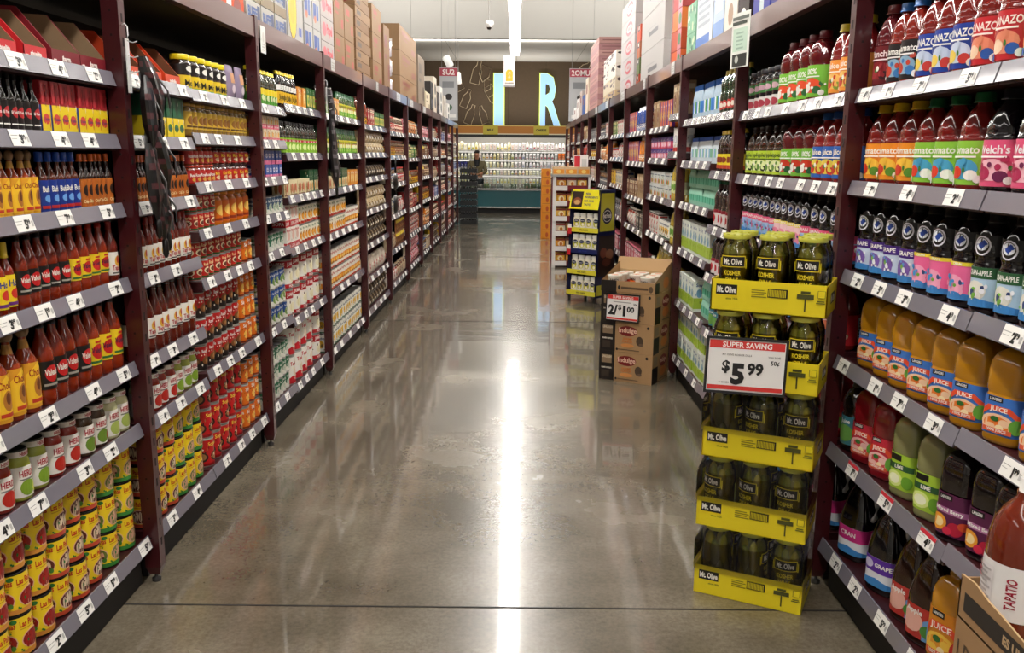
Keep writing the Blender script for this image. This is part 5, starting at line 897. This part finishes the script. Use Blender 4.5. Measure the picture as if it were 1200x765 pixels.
for k in range(8):
    g = G(); g.box(0, 0, 0, .17, .3, .158, M('d98a1c', .5)); g.art(lambda u, v, o: (.085+u, -o, v), .085, 0, .158, [('e',.3,.5,.3,.3,'b8501c'),('r',-.8,.05,.8,.1,'a8641c')])
    for s_ in (0,): g.art(lambda u, v, o: (-o, .15-u, v), .15, 0, .158, [('e',0,.5,.4,.3,'b8501c')])
    tag(g.obj('orange_case', None, (.47, 16, .001+k*.16)), f'small orange case, {ORD[k]} from the floor in the slim column', 'box', 'orange cases in a slim column')
# dark bottle cases at the end of the left rack
for k in range(9):
    g = G(); g.box(0, 0, 0, .38, .45, .09, M('15181a', .6)); 
    for i in range(6):
        g.lathe([(1,0),(1,.55),(.45,.75),(.4,1)], .027, .125, M('141617', .2, .5), 8, c=(.035+i*.062, .04), z0=.012)
        g.lathe([(1,0),(1,1)], .012, .012, M('7c8080', .5), 8, c=(.035+i*.062, .04), z0=.128)
    tag(g.obj('bottle_crate', None, (-1.235, 19.3, .001+k*.1405)), f'dark crate of black bottles, {ORD[k]} from the floor at the rack end', 'crate', 'dark bottle crates')

# jug of hot sauce in its carton, bottom corner near the camera
BX0, BX1, BY0, BY1 = .898, 1.078, 1.0, 1.602
g = G(); mk = M('a07c55', .65); g.box(0, 0, 0, BX1-BX0, BY1-BY0, .628, mk)
f = lambda u, v, o: (-o, (BY1-BY0)/2-u, v)
g.art(f, (BY1-BY0)/2, 0, .628, [('t','1 DOZEN QUARTZ',-.45,.9,.055,'4a3626',1.0),('t','946 ml',-.5,.81,.05,'4a3626',.5),('r',-.9,.1,.8,.12,'6a5238')])
o = g.obj('shipping_box', None, (BX0, BY0, .0)); tag(o, 'closed brown carton printed 1 DOZEN QUARTZ under the giant sauce bottle', 'box')
g = G(); t_ = .004; W2, L2 = BX1-BX0, BY1-BY0; H2 = .088
g.box(0, 0, 0, W2, L2, .004, mk)
n = 12; 
def rim(i): t = i/n; return H2*(.86+.1*math.sin(t*9)+.12*(t > .85))
for (x0, x1, rev) in ((0, 0, 1), (t_, t_, 0)):
    vs = []; [vs.extend(((x0, L2*i/n, 0), (x0, L2*i/n, rim(i)))) for i in range(n+1)]
    g.add(vs, [((2*i, 2*i+1, 2*i+3, 2*i+2) if rev else (2*i, 2*i+2, 2*i+3, 2*i+1)) for i in range(n)], mk if rev else M('b08f66', .7))
vs = []; [vs.extend(((0, L2*i/n, rim(i)), (t_, L2*i/n, rim(i)))) for i in range(n+1)]
g.add(vs, [(2*i, 2*i+1, 2*i+3, 2*i+2) for i in range(n)], M('b8976c', .7))
g.box(0, L2-t_, 0, W2, L2, H2*.95, mk); g.box(W2-t_, 0, 0, W2, L2, H2*.7, mk); g.box(0, 0, 0, W2, t_, H2*.7, mk)
g.art(lambda u, v, o: (-o, L2/2-u, v), L2/2, 0, H2, [('r',-.93,.25,1,.7,'2a2420'),('t','ES UNA SALSA... MUY SALSA',.05,.47,.2,'c0a078',1.6)])
o = g.obj('open_carton', None, (BX0, BY0, .6292)); tag(o, 'open carton tray printed ES UNA SALSA MUY around the giant sauce bottle', 'box')
sauce = bottle_fn(.315, .061, 'gal', '6a2210', 'e6e4e0', (.16, .5, 'e9e6e4', [('r',-2.2,.0,-1.0,1,'e9e6e4'),('t','TAPATIO',.35,.5,.22,'a01a34',.95,PI/2),('r',-.9,.1,-.1,.9,'e2dcdc')]+lines(-.85,.12,-.15,.88,9,'b0a8a8')+lines(-.85,.6,-.5,.85,4,'d06a7a')), 2, 1, .30, capz=.9)(40)
o = None
for n_, gg in sauce:
    if o is None: o = gg.obj('hot_sauce_jug', None, (.966, 1.528, .6336), -1.15); tag(o, 'giant brown-red hot sauce bottle, white cap, standing in the open carton', 'bottle')
    else: gg.obj(n_, o)

# things hanging on clip strips
def clip_strip(x, y, z0, z1, label):
    g = G(); g.tube([(0, 0, z1), (.008, 0, z1+.006), (.016, 0, z1-.004), (.017, 0, z1-.03), (.012, 0, z1-.045)], .0022, M('e8e8e8', .3), 8); g.box(-.002+.012, -.012, z0, .013, .012, z1-.04, M('dedede', .35, .3))
    for i in range(4): z = z0+(z1-z0)*(i+.5)/4.5; g.tube([(.013, 0, z), (.03, .0, z-.006), (.045, 0, z-.002)], .0018, M('c8c8c8', .3), 6)
    o = g.obj('clip_strip', None, (x, y, 0)); tag(o, label, 'clip strip'); return o
clip_strip(XL+.001, 2.905, 1.72, 1.93, 'white plastic clip strip hooked to the first left post')
clip_strip(XL+.001, 5.905, 1.8, 2.0, 'pale clip strip hooked to the third left post')
def pouch(i, x, y, z, h, w, lean, label, plaid='4a2226', base='0c0b0c'):
    n, m = 14, 12; g = G(); vs = []
    for j in range(m+1):
        v = j/m; ww = w*(min(1, .22+2.4*v) if v < .5 else 1)*(1 if v < .7 else 1-1.6*(v-.7))
        for k in range(n):
            a = 2*PI*k/n; rr = 1+.2*abs(math.sin(2.5*a+i))-.1; vs.append((ww*.3*math.cos(a)*rr+.01*(1-v), ww*.5*math.sin(a)*rr+lean*(1-v), -h*(1-v)))
    fs = [(j*n+k, j*n+(k+1) % n, (j+1)*n+(k+1) % n, (j+1)*n+k) for j in range(m) for k in range(n)]
    g.add(vs, fs, M(base, .35, .4)); g.add(vs[:n], [tuple(reversed(range(n)))], M(base, .4)); g.add(vs[-n:], [tuple(range(n))], M(base, .4))
    o = g.obj('folded_umbrella', None, (x, y, z)); tag(o, label, 'umbrella', 'dark plaid folded umbrellas')
    g = G()
    for q in (3, 5, 8, 10): g.add([(a*1.02+.001, b*1.0, c) for a, b, c in vs], [f for e, f in enumerate(fs) if e//n == q and (e % n+q) % 3 != 0], M(plaid, .5))
    g.obj('plaid_band', o)
    g = G(); g.tube([(.012, lean*.5+w*.42, -h*.3), (.03, lean*.7+w*.6, -h*.5), (.03, lean*.9+w*.5, -h*.8)], .0035, M('5a5658', .35), 6); g.obj('strap', o)
    g = G(); g.lathe([(.4,0),(1,.2),(1,.8),(.5,1)], .011, .07, M('0f0e0f', .3, .4), 10, z0=-h-.06, c=(.01, lean)); g.obj('grip', o)
    return o
for i, (dy, z, h, w, ln, lb) in enumerate(((.035, 1.84, .2, .09, .09, 'highest'), (.03, 1.78, .24, .07, .0, 'second'), (.06, 1.62, .22, .1, .08, 'third'), (.02, 1.56, .26, .07, .01, 'fourth'), (.07, 1.44, .19, .08, .05, 'fifth'), (.045, 1.4, .17, .06, .03, 'lowest'))):
    pouch(i, XL+.035+.006*(i % 2), 2.93+dy, z, h, w, ln, f'dark plaid folded umbrella, {lb} on the strip of the first left post')
for i, z in enumerate((1.96, 1.76, 1.6)): pouch(i, XL+.025, 5.93+.02*i, z, .3, .07+.015*i, .06, f'grey-black folded umbrella, {("highest","middle","lowest")[i]} on the strip of the third left post', '6a6468', '2a282a')
for k, (z, r) in enumerate(((1.25, .09), (1.02, .1))):
    g = G(); g.lathe([(1,0),(.95,.3),(.7,.8),(.1,1)], r, .035, M('141414', .3, .5), 20); mt = Matrix.Translation((XL+.03, 8.95, z)) @ Matrix.Rotation(PI/2, 4, 'Y'); o = g.obj('frying_pan'); o.matrix_world = mt; tag(o, f'black pan hanging on the fifth left post, {("upper","lower")[k]} one', 'pan')
    g = G(); g.tube([(-r, 0, .01), (-r-.15, 0, .015)], .009, M('101010', .4), 8); g.obj('handle', o)

# ================================================================== OVERHEAD
t = empty('dome_camera', (-.37, 12, 3.19), label='small white dome security camera on a thin pole', cat='security camera')
g = G(); g.tube([(0, 0, .06), (0, 0, 2.8)], .008, M('dcdcda', .4), 8); g.obj('pole', t)
g = G(); g.lathe([(.7,0),(1,.2),(1,.8),(.5,1)], .045, .09, M('e6e6e4', .4), 20, z0=-.01); g.box(.01, -.02, .02, .06, .02, .07, M('e6e6e4', .4)); g.obj('housing', t)
g = G(); g.lathe([(.05,0),(.6,.1),(.95,.5),(1,1)], .032, .035, M('0c0c0e', .08, .8), 16, z0=-.04); g.obj('dome', t)
t = empty('aisle_marker', (-.115, 14, 2.59), label='white lit aisle marker box with an orange number 2', cat='sign')
g = G(); g.box(-.085, -.06, 0, .085, .3, .45, M('e9e4e4', .4, emit=.35)); g.obj('box', t)
g = G(); g.add([(-.055,-.061,.06),(.055,-.061,.06),(.055,-.061,.2),(.03,-.061,.235),(-.03,-.061,.235),(-.055,-.061,.2)], [(0,1,2,3,4,5)], M('f09a1c', .4, emit=.5)); g.art(lambda u, v, o: (-u, -.062-o, v), .05, .06, .235, [('t','2',0,.55,.5,'d8d0a0',.8)]); g.obj('number_panel', t)
g = G(); g.box(-.07, -.062, .02, .07, -.06, .045, M('b0a89a', .4)); g.obj('lower_band', t)
for y in (0, .25): g = G(); g.tube([(0, y, .45), (0, y, 1.245)], .003, M('888888', .4), 6); g.obj('hanging_wire', t)
for k, (x, z, r) in enumerate(((-1.66, 3.72, .5), (-1.42, 3.33, .1))):
    t = empty('spot_lamp', (x, 21.8, z), label=('white cylinder spot lamp tilted beside the wall art', 'small white lamp hanging below the tilted spot')[k], cat='lamp')
    g = G(); g.lathe([(.8,0),(1,.1),(1,1),(.6,1.1)], .09-.02*k, .26, M('f0efe9', .4, emit=.4), 16, z0=-.13); o = g.obj('lamp_head', t); o.rotation_euler = (0, -r, 0)
    g = G(); g.tube([(0, 0, .1), (0, 0, 4.32-z if 0 else 6-z)], .005, M('cfcfcf', .4), 6); g.obj('cord', t)
def hang_sign(x0, x1, txt, lb):
    g = G(); g.box(0, 0, 0, x1-x0, .03, 1.15, M('b9babc', .5)); w = x1-x0
    g.art(lambda u, v, o: (w/2+u, -o, v), w/2, 0, 1.15, [('r',-.98,.84,.98,.99,'b04454'),('t',txt,0,.915,.1,'f4e6e4',1.7),('r',-.7,.62,.6,.74,'8a8c90'),('e',0,.45,.4,.06,'2a2422'),('e',0,.25,.4,.06,'4a6a50'),('r',-.8,.06,.8,.12,'e6e4e0')])
    for x in (.05, w-.05): g.tube([(x, .015, 1.15), (x, .015, 2.6)], .004, M('a0a0a0', .4), 6)
    tag(g.obj('hanging_sign', None, (x0, 20, 2.27)), lb, 'sign')
hang_sign(-1.72, -1.32, 'SU2', 'grey hanging sign with maroon header at the end of the left rack')
hang_sign(1.18, 1.75, '2OMU2', 'grey hanging sign with maroon header at the end of the right rack')

# ================================================================== DAIRY WALL
LB = M('96c4f2', .4, emit=.6); LE = M('dcec6a', .4, emit=.5)
def letter(ch, x, z, h, wd, lb):
    vs, fs = text_geo(ch, .03); w = max(v[0] for v in vs)*2; sx = wd/w; t = empty('wall_letter', (x, 27.44, z), label=lb, cat='letter')
    def slab(s, y0, y1, m, name):
        g = G(); P = lambda v, y: (v[0]*sx*(1+s/wd*2), y, v[1]*h*(1+s/h*2))
        n = len(vs); edges = {}
        g.add([P(v, y0) for v in vs], fs, m)
        for f in fs:
            for a, b in zip(f, f[1:]+f[:1]): edges[(a, b)] = edges.get((a, b), 0)+1
        for (a, b) in list(edges):
            if (b, a) not in edges: g.add([P(vs[a], y0), P(vs[b], y0), P(vs[b], y1), P(vs[a], y1)], [(3,2,1,0)], m)
        g.obj(name, t)
    slab(0, -.06, 0, LB, 'lit_face'); slab(.03, -.03, .055, LE, 'glowing_edge')
letter('I', -.54, 3.17, 1.46, .29, 'tall lit pale blue letter I on the brown wall')
letter('R', 1.04, 3.18, 1.46, .62, 'tall lit pale blue letter R on the brown wall')
letter('A', -2.3, 3.18, 1.46, .68, 'pale blue letter A hidden beyond the left rack') if 0 else None
def wall_line(items, x, z, lb):
    g = G()
    for pts in items: g.tube([(a, 0, b) for a, b in pts], .011, M('cbb898', .6), 6)
    tag(g.obj('wall_drawing', None, (x, 27.47, z)), lb, 'wall decoration')
bot = lambda s: [(-.12*s,0),(.12*s,0),(.12*s,.35*s),(.05*s,.48*s),(.05*s,.6*s),(-.05*s,.6*s),(-.05*s,.48*s),(-.12*s,.35*s),(-.12*s,0)]
def rotp(p, a, dx, dz): return [(x*math.cos(a)-z*math.sin(a)+dx, x*math.sin(a)+z*math.cos(a)+dz) for x, z in p]
wall_line([rotp(bot(1.15), -.25, -.1, 1.2), rotp(bot(1.25), .55+PI, .3, 1.12), rotp([(-.12,.3),(.12,.3)], .55+PI, .3, 1.12), rotp(bot(1), -.35, -.32, .0), rotp(bot(.9), .3, .25, .02), rotp(bot(.95), -.4, -.45, .5), rotp([(0,0),(.2,.15),(.25,.4),(0,.5),(-.1,.25),(0,0)], 0, .15, 1.25), rotp([(-.3,0),(-.1,.12),(-.2,.3)], 0, -.3, .95), rotp([(.12,.2),(.3,.3),(.3,.55),(.1,.6),(.12,.2)], 0, .1, .75)], -1.2, 2.45, 'cream line drawing of bottles and cartons on the wall beside the letter I')
wall_line([rotp(bot(1), -.8, .1, 1.3), rotp(bot(1), .4, .35, .7), rotp([(0,0),(.3,.1),(.2,.4),(0,0)], 0, 0, .1)], 1.75, 2.6, 'cream line drawing of a bottle on the wall past the letter R')
CX0, CX1, CY = -1.95, 1.75, 26.0
t = empty('dairy_case', (0, CY, 0), label='long open refrigerated dairy case with orange-yellow canopy at the far wall', cat='refrigerated case')
g = G(); g.box(CX0, -.1, 2.1, CX1, .5, 2.36, M('c07c28', .45)); g.box(CX0, -.104, 2.1, CX1, -.1, 2.13, M('e8e0c0', .5)); g.box(CX0, -.104, 2.34, CX1, -.1, 2.36, M('e8d87a', .5)); g.obj('canopy', t)
for x, s in ((-.75, 'MILK'), (.73, 'CHEESE')):
    g = G(); g.box(x-.22, -.112, 2.1, x+.22, -.104, 2.36, M('c8b83c', .5)); g.art(lambda u, v, o: (x+u, -.112-o, v), .22, 2.1, 2.36, [('t',s,0,.5,.24,'2a2414',1.4)]); g.obj('section_sign', t)
g = G(); g.box(CX0, .95, 0, CX1, 1.0, 2.1, M('d8dcd8', .5)); g.obj('back_panel', t)
g = G(); g.box(CX0, .05, 2.06, CX1, .12, 2.1, M('fff8ee', .5, emit=16)); g.obj('case_light', t)
g = G(); g.box(CX0, -.1, 2.02, CX1, .0, 2.1, M('2a2a28', .5)); g.obj('light_valance', t)
for x in (CX0, CX1-.05, ): g = G(); g.box(x, -.1, 0, x+.05, 1, 2.1, M('6a6f70', .4)); g.obj('end_panel', t)
dz = (1.63, 1.37, 1.13, .92, .66, .3)
for k, z in enumerate(dz):
    g = G(); g.box(CX0+.06, .1, z-.03, CX1-.06, .95, z, M('3a3a3c', .5)); s = g.obj('shelf', t); g = G(); g.box(CX0+.06, .09, z-.035, CX1-.06, .1, z+.012, M('dcdcd8', .5)); g.obj('price_rail', s); g = G(); g.box(CX0+.06, .13, z-.04, CX1-.06, .16, z-.031, M('fff8ee', .5, emit=4)); g.obj('added_shelf_glow', s)  # glowing strips under the shelves are added to lift the dark rows
ck = ('milk_jug', 'milk_carton')
for k, z in enumerate(dz[:5]):
    n = 33; gapz = (dz[k-1] if k else 2.0)-z-.05
    for i in range(n):
        x = CX0+.13+i*(CX1-CX0-.26)/(n-1); w = .096; rn = random.Random(k*31+i); h = min(gapz, rn.uniform(.2, .27) if k == 0 else gapz*.92)
        if k == 2 and i < 8: c, c2_ = '2c2c6a', 'e8e8f0'
        elif k == 1 and i > 28: c, c2_ = 'e8762a', 'f6e0c8'
        elif x < 0 or k > 2: c, c2_ = rn.choice((('f2ecc4','d8c02c'),('f6f2de','e8d85a'),('eef0e0','b8c04a'),('f2e8e2','d8a04a')))
        else: c, c2_ = rn.choice((('f4eeee','c85a6a'),('f0f0f0','b8505a'),('f6f0f0','8a3a48'),('ecebf0','6a7ab0')))
        g = G()
        if (i//4+k) % 2: g.lathe([(.9,0),(1,.05),(1,.65),(.6,.85),(.4,.88),(.4,1)], w*.45, h, M(c, .35), 10); g.art(cylf(w*.45), .04, h*.12, h*.5, [('r',-.7,.3,.7,.8,c2_)], True)
        else: g.box(-w*.42, -w*.42, 0, w*.42, w*.42, h*.85, M(c, .35)); g.add([(-w*.42,-w*.42,h*.85),(w*.42,-w*.42,h*.85),(w*.42,0,h),(-w*.42,0,h),(-w*.42,w*.42,h*.85),(w*.42,w*.42,h*.85)], [(0,1,2,3),(3,2,5,4),(0,3,4),(1,5,2)], M(c, .35)); g.art(flat(w*.42), w*.42, h*.1, h*.8, [('r',-.6,.1,.6,.24,c2_),('e',0,.6,.28,.09,c2_)])
        tag(g.obj(ck[0] if (i//4+k) % 2 else ck[1], None, (x, CY+.2, z+.001)), f'pale {("jug","carton")[(i//4+k+1) % 2]} in the far dairy case, {("top","second","third","fourth","fifth")[k]} shelf, {ordw(i)} from the left', ('jug', 'carton')[(i//4+k+1) % 2], f'dairy products on the {("top","second","third","fourth","fifth")[k]} shelf of the far case')
# chest cooler
t = empty('chest_cooler', (0, 23, 0), label='long low chest cooler with teal front panel and glass rim', cat='cooler')
g = G(); g.box(-2.2, .1, 0, 1.9, 1.0, .14, M('12110f', .6)); g.obj('plinth', t)
g = G(); g.box(-2.2, 0, .17, 1.9, .06, .62, M('0f4a50', .4, .2)); g.box(-2.2, .94, .14, 1.9, 1.0, .62, M('0f4a50', .4)); g.box(-2.2, 0, .14, -2.14, 1.0, .62, M('0f4a50', .4)); g.box(1.84, 0, .14, 1.9, 1.0, .62, M('0f4a50', .4)); g.obj('front_panel', t)
g = G(); g.box(-2.2, -.02, .14, 1.9, 0, .18, M('b8bcbc', .25, 0, .8)); g.box(-2.2, -.03, .6, 1.9, .0, .66, M('a8acac', .25, 0, .8)); g.obj('bumper_rail', t)
g = G(); g.box(-2.2, .0, .66, 1.9, .008, .9, CLEAR); g.obj('glass_front', t)
g = G(); g.box(-2.2, -.02, .9, 1.9, .04, .935, M('c4c8c8', .25, 0, .7)); g.obj('top_rail', t)
g = G(); g.box(-2.14, .06, .5, 1.84, .94, .55, M('d8dcdc', .5)); g.obj('product_deck', t)
for i in range(22):
    rn = random.Random(i+50); c = rn.choice(('7a8a5a','8a8f90','c8c0b0','5a6a4a','a09088','d0c8bc')); g = bag_fn(.16, .12, rn.uniform(.2, .28), c, [('e',0,.5,.5,.25,rn.choice(('e0dcd0','b03a2c','4a5a7a')))])(14)[0][1]
    tag(g.obj('chilled_pack', None, (-2.02+i*.178, 23.2, .551)), f'wrapped chilled food pack behind the cooler glass, {ordw(i)} from the left', 'pack', 'wrapped packs in the chest cooler')
# ------------------------------------------------------------------ shopper
px, py = -1.08, 24.45
def skin(name, pts, edges, mat, parent=None, root=0, sub=2):
    me = bpy.data.meshes.new(name); me.from_pydata([p[0] for p in pts], edges, []); o = bpy.data.objects.new(name, me); COL.objects.link(o)
    m = o.modifiers.new('skin', 'SKIN'); m.use_smooth_shade = True
    for i, p in enumerate(pts): me.skin_vertices[0].data[i].radius = p[1] if isinstance(p[1], tuple) else (p[1], p[1])
    me.skin_vertices[0].data[root].use_root = True; s = o.modifiers.new('sub', 'SUBSURF'); s.levels = sub; s.render_levels = sub
    me.materials.append(mat); 
    if parent: o.parent = parent
    return o
SK = M('a8765a', .5)
J = [((0,0,.86),(.15,.11)),((0,-.02,1.05),(.14,.1)),((0,-.05,1.24),(.17,.11)),((0,-.07,1.33),(.07,.06)),((0,-.1,1.42),(.052,.052)),((0,-.13,1.5),(.075,.085)),((0,-.13,1.58),(.07,.08)),
 ((-.17,-.05,1.29),(.06,.06)),((-.24,-.08,1.06),(.048,.048)),((-.12,-.28,1.0),(.036,.036)),((-.07,-.34,1.0),(.032,.02)),
 ((.17,-.05,1.29),(.06,.06)),((.24,-.08,1.06),(.048,.048)),((.12,-.28,1.0),(.036,.036)),((.07,-.34,1.0),(.032,.02)),
 ((-.09,0,.8),(.09,.09)),((-.1,-.02,.46),(.065,.065)),((-.1,.02,.08),(.045,.045)),((-.1,-.13,.035),(.04,.03)),
 ((.09,0,.8),(.09,.09)),((.1,-.02,.46),(.065,.065)),((.1,.02,.08),(.045,.045)),((.1,-.13,.035),(.04,.03))]
E_ = [(0,1),(1,2),(2,3),(3,4),(4,5),(5,6),(2,7),(7,8),(8,9),(9,10),(2,11),(11,12),(12,13),(13,14),(0,15),(15,16),(16,17),(17,18),(0,19),(19,20),(20,21),(21,22)]
person = skin('person', J, E_, SK); person.location = (px, py, 0); tag(person, 'person in an olive jacket looking down behind the chest cooler', 'person')
jk = [((0,0,.9),(.175,.135)),((0,-.02,1.05),(.165,.125)),((0,-.05,1.24),(.19,.125)),((0,-.07,1.34),(.1,.085)),((-.18,-.05,1.29),(.078,.078)),((-.25,-.08,1.06),(.065,.065)),((-.14,-.26,1.005),(.05,.05)),((.18,-.05,1.29),(.078,.078)),((.25,-.08,1.06),(.065,.065)),((.14,-.26,1.005),(.05,.05))]
skin('jacket', jk, [(0,1),(1,2),(2,3),(2,4),(4,5),(5,6),(2,7),(7,8),(8,9)], M('5f553a', .8, noise=.15), person)
skin('trousers', [((0,0,.86),(.16,.125)),((-.1,0,.78),(.1,.1)),((-.1,-.02,.46),(.078,.078)),((-.1,.02,.1),(.06,.06)),((.1,0,.78),(.1,.1)),((.1,-.02,.46),(.078,.078)),((.1,.02,.1),(.06,.06))], [(0,1),(1,2),(2,3),(0,4),(4,5),(5,6)], M('22242a', .8), person)
skin('hair', [((0,-.115,1.54),(.085,.09)),((0,-.12,1.6),(.08,.088)),((0,-.1,1.63),(.06,.07))], [(0,1),(1,2)], M('17120f', .7), person)
g = G(); g.lathe([(.3,0),(.9,.3),(1,.6),(.5,1)], .012, .03, SK, 8, c=(0,-.225), z0=1.49)
for s_ in (-1, 1): g.lathe([(.4,0),(1,.3),(1,.7),(.4,1)], .01, .012, M('1c1512', .4), 8, c=(s_*.03,-.212), z0=1.52); g.lathe([(.5,0),(1,.5),(.5,1)], .014, .05, SK, 8, c=(s_*.082,-.13), z0=1.49)
g.box(-.022, -.216, 1.462, .022, -.21, 1.468, M('7a4038', .5)); g.obj('face_features', person)
g = G()
for s_ in (-1, 1):
    for q in range(4): g.tube([(s_*(.055-.012*q), -.36, 1.0), (s_*(.052-.012*q), -.385, .99), (s_*(.05-.012*q), -.395, .972)], [.008, .0075, .006], SK, 6)
    g.tube([(s_*.075, -.34, 1.005), (s_*.03, -.37, 1.012)], [.009, .007], SK, 6)
g.obj('fingers', person)
skin('scarf', [((0,-.08,1.34),(.085,.075)),((0,-.11,1.4),(.07,.07)),((0,-.17,1.2),(.06,.03))], [(0,1),(0,2)], M('141418', .8), person)
print('total objects', len(bpy.data.objects))
